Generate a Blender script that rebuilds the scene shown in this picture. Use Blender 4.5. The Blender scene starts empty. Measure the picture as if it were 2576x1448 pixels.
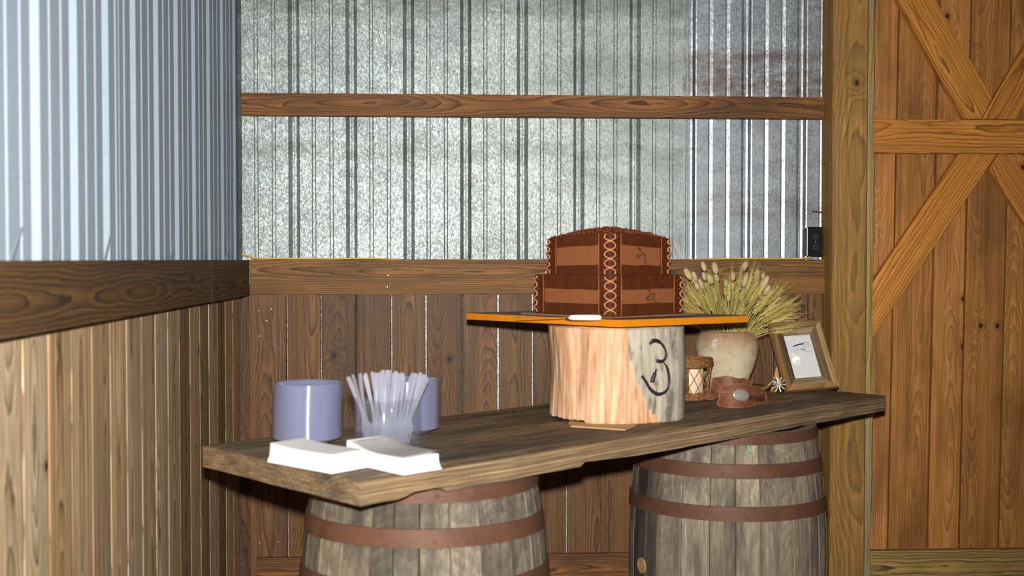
import bpy, bmesh, math, random
from mathutils import Vector, Matrix, noise
from mathutils.bvhtree import BVHTree

random.seed(7)
PI = math.pi
scene = bpy.context.scene
COL = scene.collection
H = 1.45                       # eye height
FPX = 2900.0                   # focal length in pixels of the 2576 px wide frame

# ------------------------------------------------------------------ camera
PITCH = math.atan(73 / FPX)
YAW = math.atan(153 / FPX * math.cos(PITCH))
cam_d = bpy.data.cameras.new('camera')
cam = bpy.data.objects.new('camera', cam_d)
COL.objects.link(cam)
cam.location = (0, 0, H)
cam.rotation_euler = (PI / 2 - PITCH, 0, -YAW)
cam_d.sensor_width = 36.0
cam_d.lens = FPX / 2576 * 36
cam_d.clip_start = 0.05
cam_d.dof.use_dof = True
cam_d.dof.focus_distance = 4.6
cam_d.dof.aperture_fstop = 3.2
scene.camera = cam

# ------------------------------------------------------------------ world, lamps, exposure
world = bpy.data.worlds.new('world')
scene.world = world
world.use_nodes = True
bg = world.node_tree.nodes['Background']
bg.inputs['Color'].default_value = (1.0, 0.9, 0.78, 1)
bg.inputs['Strength'].default_value = 0.045

def lamp(name, kind, loc, energy, color, aim=None):
    d = bpy.data.lights.new(name, kind)
    o = bpy.data.objects.new(name, d)
    COL.objects.link(o)
    o.location = loc
    d.energy = energy
    d.color = color
    if aim is not None:
        o.rotation_euler = (Vector(aim) - Vector(loc)).to_track_quat('-Z', 'Y').to_euler()
    return o

flash = lamp('camera_flash', 'SPOT', (0.0, 0.02, H + 0.135), 800, (1.0, 0.975, 0.94), (-0.05, 4.6, 1.52))
flash.data.spot_size = math.radians(84)
flash.data.spot_blend = 0.85
flash.data.shadow_soft_size = 0.028

scene.view_settings.view_transform = 'Standard'
scene.view_settings.look = 'None'
scene.view_settings.gamma = 1.0
scene.view_settings.use_curve_mapping = False
scene.view_settings.exposure = 0.0
cy = scene.cycles
cy.max_bounces = 8
cy.diffuse_bounces = 3
cy.glossy_bounces = 3
cy.transmission_bounces = 4
cy.transparent_max_bounces = 24
cy.caustics_reflective = False
cy.caustics_refractive = False
cy.use_denoising = True

# ------------------------------------------------------------------ camera geometry: a place in the room from a line of sight and a known plane
_F = Vector((math.sin(YAW) * math.cos(PITCH), math.cos(YAW) * math.cos(PITCH), -math.sin(PITCH)))
_R = Vector((math.cos(YAW), -math.sin(YAW), 0))
_U = _R.cross(_F)
EYE = Vector((0, 0, H))
YW = 4.632                     # the steel of the back wall
DY = YW - 4.0
K = FPX / 2504.0
def ray(u, v): return _F + _R * ((u - 1288) / FPX) + _U * ((724 - v) / FPX)
def at_y(u, v, y):
    d = ray(u, v); return EYE + d * (y / d.y)
def at_x(u, v, x):
    d = ray(u, v); return EYE + d * (x / d.x)
def at_z(u, v, z):
    d = ray(u, v); return EYE + d * ((z - H) / d.z)

# ------------------------------------------------------------------ scene helpers
WM = {}
def wm(o): return WM.get(o.name, Matrix.Identity(4))
def put(o, M, parent=None):
    WM[o.name] = M
    if parent is not None:
        o.parent = parent
        o.matrix_local = wm(parent).inverted() @ M
    else:
        o.matrix_local = M
    return o
def T(x, y, z): return Matrix.Translation((x, y, z))
def RZ(a): return Matrix.Rotation(a, 4, 'Z')
def frame(origin, ex, ey):
    ex = Vector(ex).normalized(); ey = Vector(ey); ey = (ey - ex * ey.dot(ex)).normalized(); ez = ex.cross(ey)
    M = Matrix((ex, ey, ez)).transposed().to_4x4(); M.translation = Vector(origin); return M
def link(name, me, mat, M=None, parent=None, color=None, smooth=False):
    if isinstance(me, bmesh.types.BMesh):
        bm = me; me = bpy.data.meshes.new(name); bm.normal_update(); bm.to_mesh(me); bm.free()
    if mat is not None and len(me.materials) == 0:
        me.materials.append(mat)
    o = bpy.data.objects.new(name, me)
    COL.objects.link(o)
    if smooth:
        for p in me.polygons: p.use_smooth = True
        if smooth == 'auto':
            me.set_sharp_from_angle(angle=math.radians(38))
    if color is not None: o.color = color
    return put(o, M or Matrix.Identity(4), parent)
def empty(name, M=None, kind=None):
    o = bpy.data.objects.new(name, None); COL.objects.link(o); o.empty_display_size = 0.05
    if kind: o['kind'] = kind
    return put(o, M or Matrix.Identity(4))
def tag(o, label, cat, group=None, kind=None):
    o['label'] = label; o['category'] = cat
    if group: o['group'] = group
    if kind: o['kind'] = kind
    return o
def copy_tree(o, M=None, parent=None):
    c = o.copy(); COL.objects.link(c)
    put(c, M, None) if parent is None else None
    if parent is not None:
        c.parent = parent; c.matrix_local = o.matrix_local.copy()
    for ch in list(o.children): copy_tree(ch, None, c)
    return c
def seed_color(r=1, g=1, b=1, seed=None):
    return (r, g, b, random.random() if seed is None else seed)

# ------------------------------------------------------------------ mesh helpers
def box_bm(lx, ly, lz, bev=0.0, center=(0, 0, 0), seg=1):
    bm = bmesh.new(); bmesh.ops.create_cube(bm, size=1)
    for v in bm.verts: v.co = Vector((v.co.x * lx + center[0], v.co.y * ly + center[1], v.co.z * lz + center[2]))
    if bev: bmesh.ops.bevel(bm, geom=bm.edges[:], offset=bev, segments=seg, affect='EDGES', profile=0.6)
    return bm
def lathe_bm(profile, seg=32, close=False):
    """profile: (r, z) list from axis outwards/upwards; rotational surface"""
    bm = bmesh.new(); rings = []
    for r, z in profile:
        if r < 1e-6: rings.append([bm.verts.new((0, 0, z))])
        else: rings.append([bm.verts.new((r * math.cos(2 * PI * k / seg), r * math.sin(2 * PI * k / seg), z)) for k in range(seg)])
    n = len(rings)
    for i in range(n if close else n - 1):
        a, b = rings[i], rings[(i + 1) % n]
        for k in range(seg):
            k2 = (k + 1) % seg
            if len(a) == 1 and len(b) == 1: continue
            if len(a) == 1: bm.faces.new((a[0], b[k2], b[k]))
            elif len(b) == 1: bm.faces.new((a[k], a[k2], b[0]))
            else: bm.faces.new((a[k], a[k2], b[k2], b[k]))
    bmesh.ops.recalc_face_normals(bm, faces=bm.faces[:])
    return bm
def tube_into(bm, pts, rad, seg=6, caps=True):
    pts = [Vector(p) for p in pts]; n = len(pts)
    if not hasattr(rad, '__len__'): rad = [rad] * n
    rings = []; up = Vector((0.13, 0.27, 0.95))
    prev = None
    for i, p in enumerate(pts):
        t = (pts[min(i + 1, n - 1)] - pts[max(i - 1, 0)]).normalized()
        if prev is None:
            a = t.cross(up)
            if a.length < 1e-3: a = t.cross(Vector((1, 0, 0)))
        else: a = prev - t * prev.dot(t)
        a.normalize(); prev = a; b = t.cross(a)
        rings.append([bm.verts.new(p + (a * math.cos(2 * PI * k / seg) + b * math.sin(2 * PI * k / seg)) * rad[i]) for k in range(seg)])
    for i in range(n - 1):
        for k in range(seg):
            k2 = (k + 1) % seg
            bm.faces.new((rings[i][k], rings[i][k2], rings[i + 1][k2], rings[i + 1][k]))
    if caps:
        bm.faces.new(rings[0][::-1]); bm.faces.new(rings[-1])
    return bm
def tube_bm(pts, rad, seg=6):
    return tube_into(bmesh.new(), pts, rad, seg)
def smooth_pts(pts, n=6, closed=False):
    """Catmull-Rom through the points"""
    P = [Vector(p) for p in pts]; out = []; m = len(P)
    for i in range(m if closed else m - 1):
        p0 = P[(i - 1) % m] if closed or i > 0 else P[0]
        p1 = P[i]; p2 = P[(i + 1) % m]; p3 = P[(i + 2) % m] if closed or i + 2 < m else P[-1]
        for k in range(n):
            t = k / n
            out.append(0.5 * ((2 * p1) + (-p0 + p2) * t + (2 * p0 - 5 * p1 + 4 * p2 - p3) * t * t + (-p0 + 3 * p1 - 3 * p2 + p3) * t ** 3))
    if not closed: out.append(P[-1])
    return out
def poly_prism_bm(pts, ext):
    """pts: closed polygon of Vectors (planar or nearly), ext: extrusion Vector"""
    bm = bmesh.new()
    a = [bm.verts.new(p) for p in pts]; b = [bm.verts.new(Vector(p) + ext) for p in pts]
    bm.faces.new(a); bm.faces.new(b[::-1]); n = len(pts)
    for i in range(n): bm.faces.new((a[i], b[i], b[(i + 1) % n], a[(i + 1) % n]))
    bmesh.ops.recalc_face_normals(bm, faces=bm.faces[:])
    return bm

# ------------------------------------------------------------------ materials
def srgb(r, g, b):
    f = lambda c: (c / 255 / 12.92) if c / 255 <= 0.04045 else ((c / 255 + 0.055) / 1.055) ** 2.4
    return (f(r), f(g), f(b), 1.0)
class Nodes:
    def __init__(s, name):
        s.mat = bpy.data.materials.new(name); s.mat.use_nodes = True
        s.t = s.mat.node_tree; s.bsdf = s.t.nodes['Principled BSDF']; s.out = s.t.nodes['Material Output']
    def new(s, typ, ins=None, **props):
        n = s.t.nodes.new(typ)
        for k, v in props.items(): setattr(n, k, v)
        for k, v in (ins or {}).items(): s.set(n.inputs[k], v)
        return n
    def set(s, sock, v):
        if isinstance(v, bpy.types.NodeSocket): s.t.links.new(v, sock)
        elif isinstance(v, bpy.types.Node): s.t.links.new(v.outputs[0], sock)
        else: sock.default_value = v
    def math(s, op, a, b=0.0, c=None, clamp=False):
        n = s.new('ShaderNodeMath', {0: a, 1: b}, operation=op, use_clamp=clamp)
        if c is not None: s.set(n.inputs[2], c)
        return n.outputs[0]
    def vmul(s, v, w): return s.new('ShaderNodeVectorMath', {0: v, 1: w}, operation='MULTIPLY').outputs[0]
    def vadd(s, v, w): return s.new('ShaderNodeVectorMath', {0: v, 1: w}, operation='ADD').outputs[0]
    def noise(s, vec, scale=1.0, detail=2.0, rough=0.5, dist=0.0):
        return s.new('ShaderNodeTexNoise', {'Vector': vec, 'Scale': scale, 'Detail': detail, 'Roughness': rough, 'Distortion': dist})
    def ramp(s, fac, stops, interp='LINEAR'):
        n = s.new('ShaderNodeValToRGB', {'Fac': fac}); n.color_ramp.interpolation = interp
        el = n.color_ramp.elements
        while len(el) < len(stops): el.new(0.5)
        for e, (p, c) in zip(el, stops):
            e.position = p; e.color = c if hasattr(c, '__len__') else (c, c, c, 1)
        return n.outputs[0]
    def mix(s, fac, a, b, mode='MIX'):
        n = s.new('ShaderNodeMix', data_type='RGBA', blend_type=mode)
        s.set(n.inputs[0], fac); s.set(n.inputs[6], a); s.set(n.inputs[7], b); return n.outputs[2]
    def maprange(s, v, a, b, c=0.0, d=1.0, smooth=False):
        n = s.new('ShaderNodeMapRange', {'Value': v, 'From Min': a, 'From Max': b, 'To Min': c, 'To Max': d})
        if smooth: n.interpolation_type = 'SMOOTHSTEP'
        return n.outputs[0]
    def bump(s, h, strength=0.3, dist=0.002):
        n = s.new('ShaderNodeBump', {'Height': h, 'Strength': strength, 'Distance': dist})
        s.set(s.bsdf.inputs['Normal'], n.outputs[0]); return n
    def base(s, color=None, rough=None, metal=None, spec=None):
        if color is not None: s.set(s.bsdf.inputs['Base Color'], color)
        if rough is not None: s.set(s.bsdf.inputs['Roughness'], rough)
        if metal is not None: s.set(s.bsdf.inputs['Metallic'], metal)
        if spec is not None: s.set(s.bsdf.inputs['Specular IOR Level'], spec)

def plain(name, color, rough=0.5, metal=0.0, spec=0.5, var=0.0, scale=40.0):
    n = Nodes(name); n.base(color, rough, metal, spec)
    if var:
        tc = n.new('ShaderNodeTexCoord').outputs['Object']
        no = n.noise(tc, scale, 3.0, 0.6).outputs[0]
        n.base(n.mix(n.maprange(no, 0.35, 0.65), color, tuple(c * (1 - var) for c in color[:3]) + (1,)))
        n.bump(no, 0.2, 0.002)
    return n.mat

def wood(name, light, mid, dark, ring=0.006, blotch=None, blotch_amt=0.5, blotch_scale=1.0, knots=0.25, depth=0.05, wander=0.05,
         fiber=0.25, rough=0.62, axis='X', bump=0.25, contrast=1.0, spec=0.3, knot_freq=(5.0, 6.5), jitter=1.3, streak=0.35, arch=2.6, plainness=0.6, fib=(420.0, 420.0), stk_f=(75.0, 75.0)):
    """sawn board: growth rings round a wandering pith; the colour of the object tints it, its alpha is its seed"""
    n = Nodes(name)
    tc = n.new('ShaderNodeTexCoord').outputs['Object']
    oi = n.new('ShaderNodeObjectInfo')
    seed = oi.outputs['Alpha']
    sx = n.new('ShaderNodeSeparateXYZ', {0: tc})
    x, y, z = (sx.outputs[i] for i in ((0, 1, 2) if axis == 'X' else (2, 1, 0)))
    so = n.math('MULTIPLY', seed, 61.7)
    P = n.new('ShaderNodeCombineXYZ', {0: n.math('ADD', x, so), 1: n.math('ADD', y, n.math('MULTIPLY', seed, 17.3)), 2: z}).outputs[0]
    low = n.noise(n.vmul(P, (1.1, 2.0, 2.0)), 1.0, 1.5, 0.5)
    lowc = n.new('ShaderNodeSeparateColor', {0: low.outputs['Color']})
    w1 = n.math('SUBTRACT', lowc.outputs[0], 0.5); w2 = n.math('SUBTRACT', lowc.outputs[1], 0.5)
    r_extra = None
    if knots > 0:
        vo = n.new('ShaderNodeTexVoronoi', {'Vector': n.vmul(P, (knot_freq[0], knot_freq[1], 0.0)), 'Scale': 1.0, 'Randomness': 0.9}, voronoi_dimensions='2D')
        vc = n.new('ShaderNodeSeparateColor', {0: vo.outputs['Color']})
        on = n.math('LESS_THAN', vc.outputs[0], knots)
        infl = n.math('MULTIPLY', on, n.maprange(vo.outputs['Distance'], 0.0, 0.42, 1.0, 0.0, True))
        core = n.math('MULTIPLY', on, n.maprange(vo.outputs['Distance'], 0.035, 0.075, 1.0, 0.0, True))
        halo = n.math('MULTIPLY', on, n.maprange(vo.outputs['Distance'], 0.05, 0.2, 1.0, 0.0, True))
        r_extra = n.math('MULTIPLY', infl, 0.016)
    seedf = n.math('FRACT', n.math('MULTIPLY', seed, 7.13))
    yc = n.math('ADD', n.math('ADD', y, n.math('MULTIPLY', n.math('SUBTRACT', seedf, 0.5), 0.09)), n.math('MULTIPLY', w1, wander))
    zc = n.math('ADD', n.math('ADD', z, depth), n.math('MULTIPLY', w2, depth * arch))
    r = n.math('SQRT', n.math('ADD', n.math('MULTIPLY', yc, yc), n.math('MULTIPLY', zc, zc)))
    if r_extra is not None: r = n.math('ADD', r, r_extra)
    mid_n = n.noise(n.vmul(P, (7.0, 26.0, 26.0)), 1.0, 2.0, 0.55).outputs[0]
    rr = n.math('ADD', n.math('DIVIDE', r, ring), n.math('MULTIPLY', mid_n, jitter))
    fr = n.math('FRACT', rr)
    m = contrast
    lerp = lambda a, b, t: tuple(a[i] + (b[i] - a[i]) * t for i in range(3)) + (1,)
    dk = lerp(light, dark, m)
    colr = n.ramp(fr, [(0.0, light), (0.35, lerp(light, mid, 0.6)), (0.68, mid), (0.88, dk), (1.0, light)])
    fibn = n.noise(n.vmul(P, (9.0, fib[0], fib[1])), 1.0, 2.0, 0.6).outputs[0]
    fm = n.maprange(fibn, 0.3, 0.7, 1.0 - fiber, 1.0 + fiber * 0.5)
    fmc = n.new('ShaderNodeCombineColor', {0: fm, 1: fm, 2: fm}).outputs[0]
    # rings fade in and out, broad streaks run along the grain
    fade = n.noise(n.vadd(n.vmul(P, (2.4, 11.0, 11.0)), (4.0, 9.0, 2.0)), 1.0, 2.0, 0.5).outputs[0]
    even = lerp(light, mid, 0.75)
    colr = n.mix(n.maprange(fade, 0.36, 0.66, plainness, 0.0), colr, even)
    stk = n.noise(n.vadd(n.vmul(P, (0.9, stk_f[0], stk_f[1])), (1.0, 3.0, 5.0)), 1.0, 3.0, 0.6).outputs[0]
    sk = n.maprange(stk, 0.3, 0.7, 1.0 - streak, 1.0 + streak * 0.6)
    colr = n.mix(1.0, colr, n.new('ShaderNodeCombineColor', {0: sk, 1: sk, 2: sk}).outputs[0], 'MULTIPLY')
    c = n.mix(1.0, colr, fmc, 'MULTIPLY')
    if blotch is not None:
        b = n.noise(n.vmul(P, (1.6 * blotch_scale, 7.0 * blotch_scale, 7.0)), 1.0, 3.0, 0.6).outputs[0]
        c = n.mix(n.math('MULTIPLY', n.maprange(b, 0.45, 0.7), blotch_amt), c, blotch)
    if knots > 0:
        c = n.mix(n.math('MULTIPLY', halo, 0.55), c, lerp(mid, dark, 0.8))
        c = n.mix(core, c, tuple(v * 0.25 for v in dark[:3]) + (1,))
    c = n.mix(1.0, c, oi.outputs['Color'], 'MULTIPLY')
    n.base(c, rough, 0.0, spec)
    hb = n.math('ADD', n.math('MULTIPLY', fibn, 0.6), n.math('MULTIPLY', fr, -0.5))
    n.bump(hb, bump, 0.0015)
    return n.mat

M_plank = wood('stained_plank', srgb(142, 102, 60), srgb(114, 80, 45), srgb(56, 38, 22), ring=0.0068, jitter=1.7, blotch=srgb(60, 44, 28), blotch_amt=0.55, knots=0.06, depth=0.06, wander=0.07, spec=0.3, rough=0.55, plainness=0.5)
M_girt = wood('stained_girt', srgb(164, 116, 60), srgb(128, 88, 45), srgb(52, 37, 22), ring=0.007, blotch=srgb(50, 37, 24), blotch_amt=0.7, knots=0.05, depth=0.045, wander=0.06, plainness=0.35)
M_girt_dark = wood('dark_girt', srgb(116, 87, 54), srgb(84, 62, 38), srgb(36, 27, 20), ring=0.009, blotch=srgb(62, 48, 34), blotch_amt=0.4, knots=0.06, depth=0.045, wander=0.08, plainness=0.3)
M_weather = wood('weathered_board', srgb(216, 194, 162), srgb(176, 148, 112), srgb(82, 62, 44), ring=0.0075, blotch=srgb(156, 144, 124), blotch_amt=0.6, knots=0.05, depth=0.05, wander=0.05, rough=0.7, streak=0.55, plainness=0.45)
M_tongue = wood('fresh_tongue', srgb(186, 100, 38), srgb(172, 90, 32), srgb(140, 70, 24), ring=0.01, knots=0)
M_post = wood('treated_post', srgb(178, 136, 74), srgb(150, 110, 56), srgb(92, 65, 33), ring=0.006, blotch=srgb(112, 90, 50), blotch_amt=0.55, knots=0.05, depth=0.2, wander=0.03, contrast=0.75, arch=0.5, jitter=1.0, plainness=0.4)
M_waney = wood('waney_edge', srgb(196, 172, 112), srgb(168, 136, 76), srgb(112, 84, 42), ring=0.012, blotch=srgb(142, 142, 122), blotch_amt=0.85, blotch_scale=2.2, knots=0, depth=0.03)
M_door = wood('cedar_plank', srgb(212, 154, 88), srgb(184, 126, 66), srgb(112, 70, 34), ring=0.006, blotch=srgb(108, 74, 40), blotch_amt=0.7, knots=0.13, depth=0.06, wander=0.06, contrast=0.65, plainness=0.5)
M_brace = wood('pine_brace', srgb(222, 158, 76), srgb(200, 134, 56), srgb(128, 76, 28), ring=0.0105, blotch=srgb(166, 108, 46), blotch_amt=0.3, knots=0.05, depth=0.05, wander=0.06, plainness=0.2)
M_skirt = wood('treated_skirt', srgb(186, 154, 90), srgb(152, 124, 68), srgb(62, 47, 26), ring=0.008, knots=0.03, depth=0.05, wander=0.02, arch=0.8, plainness=0.1)
M_slab = wood('old_tabletop', srgb(164, 136, 100), srgb(130, 107, 79), srgb(76, 64, 50), ring=0.011, blotch=srgb(58, 51, 45), blotch_amt=0.85, blotch_scale=0.8, knots=0.02, depth=0.2, wander=0.03, fiber=0.5, rough=0.7, bump=0.5, contrast=0.6, jitter=0.6, streak=0.6, arch=0.6, fib=(60.0, 700.0), stk_f=(13.0, 260.0))
M_stave = wood('oak_stave', srgb(158, 146, 126), srgb(138, 126, 107), srgb(92, 84, 73), ring=0.006, blotch=srgb(70, 65, 61), blotch_amt=0.85, blotch_scale=1.9, knots=0, depth=0.25, wander=0.02, axis='Z', fiber=0.4, rough=0.75, bump=0.45, contrast=0.45, jitter=0.9, streak=0.38, arch=0.6)
M_frame_out = wood('frame_molding', srgb(180, 152, 112), srgb(148, 120, 82), srgb(96, 74, 46), ring=0.006, knots=0, depth=0.06, rough=0.6, contrast=0.6, arch=1.0)
M_frame_in = wood('barnwood', srgb(168, 148, 120), srgb(132, 112, 86), srgb(78, 64, 48), ring=0.006, blotch=srgb(92, 76, 56), blotch_amt=0.7, blotch_scale=4.0, knots=0, depth=0.06, rough=0.75, contrast=0.6, arch=1.0)

def galvanised(name, c1, c2, c3, cell=190.0, rough=0.42, metal=0.8, sparkle=0.28, stain=None, stretch=(1, 1, 0.55), patch=0.5, bands=()):
    n = Nodes(name)
    tc = n.new('ShaderNodeTexCoord').outputs['Object']
    oi = n.new('ShaderNodeObjectInfo')
    w = n.noise(tc, 90.0, 2.0, 0.5)
    warp = n.vadd(tc, n.vmul(n.vadd(w.outputs['Color'], (-0.5, -0.5, -0.5)), (0.012, 0.012, 0.012)))
    vo = n.new('ShaderNodeTexVoronoi', {'Vector': n.vmul(warp, stretch), 'Scale': cell, 'Randomness': 1.0})
    vr = n.new('ShaderNodeSeparateColor', {0: vo.outputs['Color']})
    c = n.ramp(vr.outputs[0], [(0.0, c1), (0.5, c2), (1.0, c3)])
    big = n.noise(n.vmul(tc, (1.0, 1.0, 2.2)), 2.6, 4.0, 0.62).outputs[0]
    c = n.mix(n.math('MULTIPLY', n.maprange(big, 0.42, 0.68), patch), c, tuple(v * 0.55 for v in c1[:3]) + (1,))
    if stain is not None:
        st = n.noise(n.vmul(tc, (1.0, 1.0, 3.0)), 4.0, 5.0, 0.7).outputs[0]
        c = n.mix(n.math('MULTIPLY', n.maprange(st, 0.56, 0.72), 0.55), c, stain)
    zz = n.new('ShaderNodeSeparateXYZ', {0: tc}).outputs[2]
    for (z0, z1, soft, colr_, amt) in bands:          # dirt left in level bands, broken up by noise
        m = n.math('MULTIPLY', n.maprange(zz, z0 - soft, z0, 0, 1, True), n.maprange(zz, z1, z1 + soft, 1, 0, True))
        br = n.noise(n.vmul(tc, (7.0, 1.0, 16.0)), 1.0, 4.0, 0.7).outputs[0]
        c = n.mix(n.math('MULTIPLY', n.math('MULTIPLY', m, n.maprange(br, 0.36, 0.6)), amt), c, colr_)
    c = n.mix(1.0, c, oi.outputs['Color'], 'MULTIPLY')
    n.base(c, n.maprange(vr.outputs[1], 0, 1, rough - 0.07, rough + 0.1), metal, 0.5)
    geo = n.new('ShaderNodeNewGeometry').outputs['Normal']
    nn = n.vadd(geo, n.vmul(n.vadd(vo.outputs['Color'], (-0.5, -0.5, -0.5)), (sparkle,) * 3))
    nn = n.new('ShaderNodeVectorMath', {0: nn}, operation='NORMALIZE').outputs[0]
    n.set(n.bsdf.inputs['Normal'], nn)
    return n.mat
M_metal = galvanised('galvanised_steel', srgb(136, 144, 144), srgb(164, 171, 170), srgb(192, 198, 195), cell=240.0, rough=0.54, metal=0.65, sparkle=0.10, stain=srgb(118, 116, 110), bands=((2.44, 3.2, 0.05, srgb(104, 108, 100), 0.6), (1.86, 1.90, 0.03, srgb(120, 122, 120), 0.5)))
M_metal_right = galvanised('newer_galvanised_steel', srgb(150, 155, 156), srgb(174, 178, 179), srgb(198, 202, 202), cell=200.0, rough=0.42, metal=0.75, sparkle=0.07, stain=srgb(124, 108, 104), bands=((2.13, 2.27, 0.05, srgb(112, 94, 86), 0.75), (1.63, 1.70, 0.04, srgb(120, 116, 112), 0.5)))
M_metal_left = galvanised('blue_grey_steel', srgb(154, 169, 182), srgb(158, 172, 184), srgb(162, 176, 187), cell=220.0, rough=0.62, metal=0.05, patch=0.08, sparkle=0.03)

# ------------------------------------------------------------------ the setting
def board(name, origin, ex, ey, L, W, Tk, mat, parent, color=None, bev=0.0015):
    """origin: middle of the start end's width on the front face; length along ex, width along ey, front face normal ez"""
    if Vector(ex).cross(Vector(ey)).dot(Vector(origin) - EYE) > 0: ey = -Vector(ey)      # the front face looks into the room
    bm = box_bm(L, W, Tk, bev, (L / 2, 0, -Tk / 2))
    return link(name, bm, mat, frame(origin, ex, ey), parent, color or seed_color())

# floor
fl = Nodes('packed_floor')
_tc = fl.new('ShaderNodeTexCoord').outputs['Object']
fl.base(fl.ramp(fl.noise(_tc, 6.0, 5.0, 0.65).outputs[0], [(0.3, srgb(88, 74, 58)), (0.7, srgb(128, 110, 88))]), 0.9)
floor = link('floor', box_bm(4.6, 6.4, 0.06, 0, (1.35, 2.0, -0.03)), fl.mat)
floor['kind'] = 'structure'

def sheet_bm(start, end, z0, z1, centers, pitch, major=0.019, glint=False, slope=0.014):
    """ribbed steel sheet in local coords: x along the wall, y outwards from the room; grooves at each major rib"""
    prof = [(start, 0.0)]
    pts = []
    for c in centers:
        if glint: pts += [(c - 0.0225, 0), (c - 0.0085, major), (c + 0.001, major), (c + 0.0085, major - 0.0022), (c + 0.0175, 0.0012), (c + 0.0225, 0)]
        else: pts += [(c - 0.0085 - slope, 0), (c - 0.0085, major), (c - 0.003, major), (c, major - 0.0006), (c + 0.003, major), (c + 0.0085, major), (c + 0.0085 + slope, 0)]
        for k in (0.345, 0.65):
            m = c + pitch * k
            if glint: pts += [(m - 0.0085, 0), (m - 0.0050, 0.0035), (m - 0.002, 0.0036), (m + 0.0105, 0)]
            else: pts += [(m - 0.0085, 0), (m - 0.0045, 0.0030), (m + 0.0045, 0.0030), (m + 0.0085, 0)]
    pts = sorted(p for p in pts if start < p[0] < end)
    prof += pts + [(end, 0.0)]
    bm = bmesh.new()
    th = 0.0012
    fr0 = [bm.verts.new((x, y, z0)) for x, y in prof]; fr1 = [bm.verts.new((x, y, z1)) for x, y in prof]
    bk0 = [bm.verts.new((x, y + th, z0)) for x, y in prof]; bk1 = [bm.verts.new((x, y + th, z1)) for x, y in prof]
    n = len(prof)
    for i in range(n - 1):
        bm.faces.new((fr0[i], fr0[i + 1], fr1[i + 1], fr1[i]))
        bm.faces.new((bk0[i + 1], bk0[i], bk1[i], bk1[i + 1]))
        bm.faces.new((fr0[i + 1], fr0[i], bk0[i], bk0[i + 1])); bm.faces.new((fr1[i], fr1[i + 1], bk1[i + 1], bk1[i]))
    bm.faces.new((fr0[0], fr1[0], bk1[0], bk0[0])); bm.faces.new((fr0[-1], bk0[-1], bk1[-1], fr1[-1]))
    bmesh.ops.recalc_face_normals(bm, faces=bm.faces[:])
    return bm

TOP = 2.75
# --- back wall
wall_back = empty('wall_back', kind='structure')
PITCH_RIB = 0.2273
ribs = [-0.623 + PITCH_RIB * k for k in range(-1, 10)]
link('metal_sheet', sheet_bm(-0.845, 0.075, 0.02, TOP, ribs, PITCH_RIB), M_metal, T(0, YW, 0), wall_back, (0.97, 1.0, 1.0, 1))
link('metal_sheet', sheet_bm(0.035, 0.955, 0.02, TOP, ribs, PITCH_RIB), M_metal, T(0, YW - 0.0035, 0), wall_back, (1.0, 1.0, 0.98, 1))
link('metal_sheet', sheet_bm(0.935, 1.512, 0.02, TOP, ribs, PITCH_RIB, glint=True), M_metal_right, T(0, YW - 0.007, 0), wall_back, (0.92, 0.93, 0.98, 1))
board('plank', (-0.815, YW - 0.034, 0.04), (0, 0, 1), (1, 0, 0), 1.31, 0.034, 0.019, M_plank, wall_back, seed_color(.6, .5, .42))
gaps = [-0.7985, -0.649, -0.5155, -0.376, -0.237, -0.1, 0.042, 0.187, 0.325, 0.463, 0.601, 0.741, 0.881, 1.02, 1.16, 1.30, 1.44, 1.505]
tints = [(1.02, .92, .84), (1.05, .95, .84), (.78, .76, .72), (.86, .82, .76), (1.05, 1, .92), (.82, .74, .68), (1.12, 1.05, .92), (.95, .92, .84), (.9, .84, .76)]
gw = [0.0, 0.005, 0.004, 0.0055, 0.0045, 0.0065, 0.007, 0.0075, 0.006, 0.006]
for i in range(len(gaps) - 1):
    a = gaps[i] + (gw[i % 10] / 2); b = gaps[i + 1] - gw[(i + 1) % 10] / 2
    t = tints[i % 9]
    board('plank', ((a + b) / 2, YW - 0.038 + random.uniform(-0.002, 0.002), 0.04), (0, 0, 1), (1, 0, 0), 1.31, b - a, 0.019, M_plank, wall_back, seed_color(*(v * 0.9 for v in t)))
board('girt', (-0.79, YW - 0.055, 1.379), (1, 0, 0), (0, 0, 1), 2.295, 0.138, 0.0165, M_girt, wall_back, seed_color(1.0, 0.96, 0.9, 0.314))
board('girt', (-0.822, YW - 0.043, 2.0575), (1, 0, 0), (0, 0, 1), 2.325, 0.088, 0.036, M_girt, wall_back, seed_color(0.92, 0.78, 0.68, 0.62))
bb = board('baseboard_back', (-0.77, YW - 0.057, 0.2), (1, 0, 0), (0, 0, 1), 2.27, 0.138, 0.017, M_girt, None, seed_color(0.95, 0.8, 0.68))
bb['kind'] = 'structure'

# --- left wall
wall_left = empty('wall_left', kind='structure')
LR = 0.2408
lrib = [2.407 + LR * k for k in range(-6, 10)]
Mleft = frame((-0.845, 0, 0), (0, 1, 0), (-1, 0, 0))      # sheet x -> world y, sheet y -> -x, sheet z -> z
Mleft = Matrix(((0, -1, 0, -0.845), (1, 0, 0, 0), (0, 0, 1, 0), (0, 0, 0, 1)))
link('metal_sheet', sheet_bm(1.0, 2.05, 1.402, TOP, lrib, LR, slope=0.019), M_metal_left, Mleft, wall_left, (1, 1, 1, 1))
link('metal_sheet', sheet_bm(2.03, 3.02, 1.402, TOP, lrib, LR, slope=0.019), M_metal_left, T(-0.0018, 0, 0) @ Mleft, wall_left, (1, 1, 1, 1))
link('metal_sheet', sheet_bm(3.00, 3.97, 1.402, TOP, lrib, LR, slope=0.019), M_metal_left, Mleft, wall_left, (0.97, 0.97, 0.98, 1))
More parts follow.
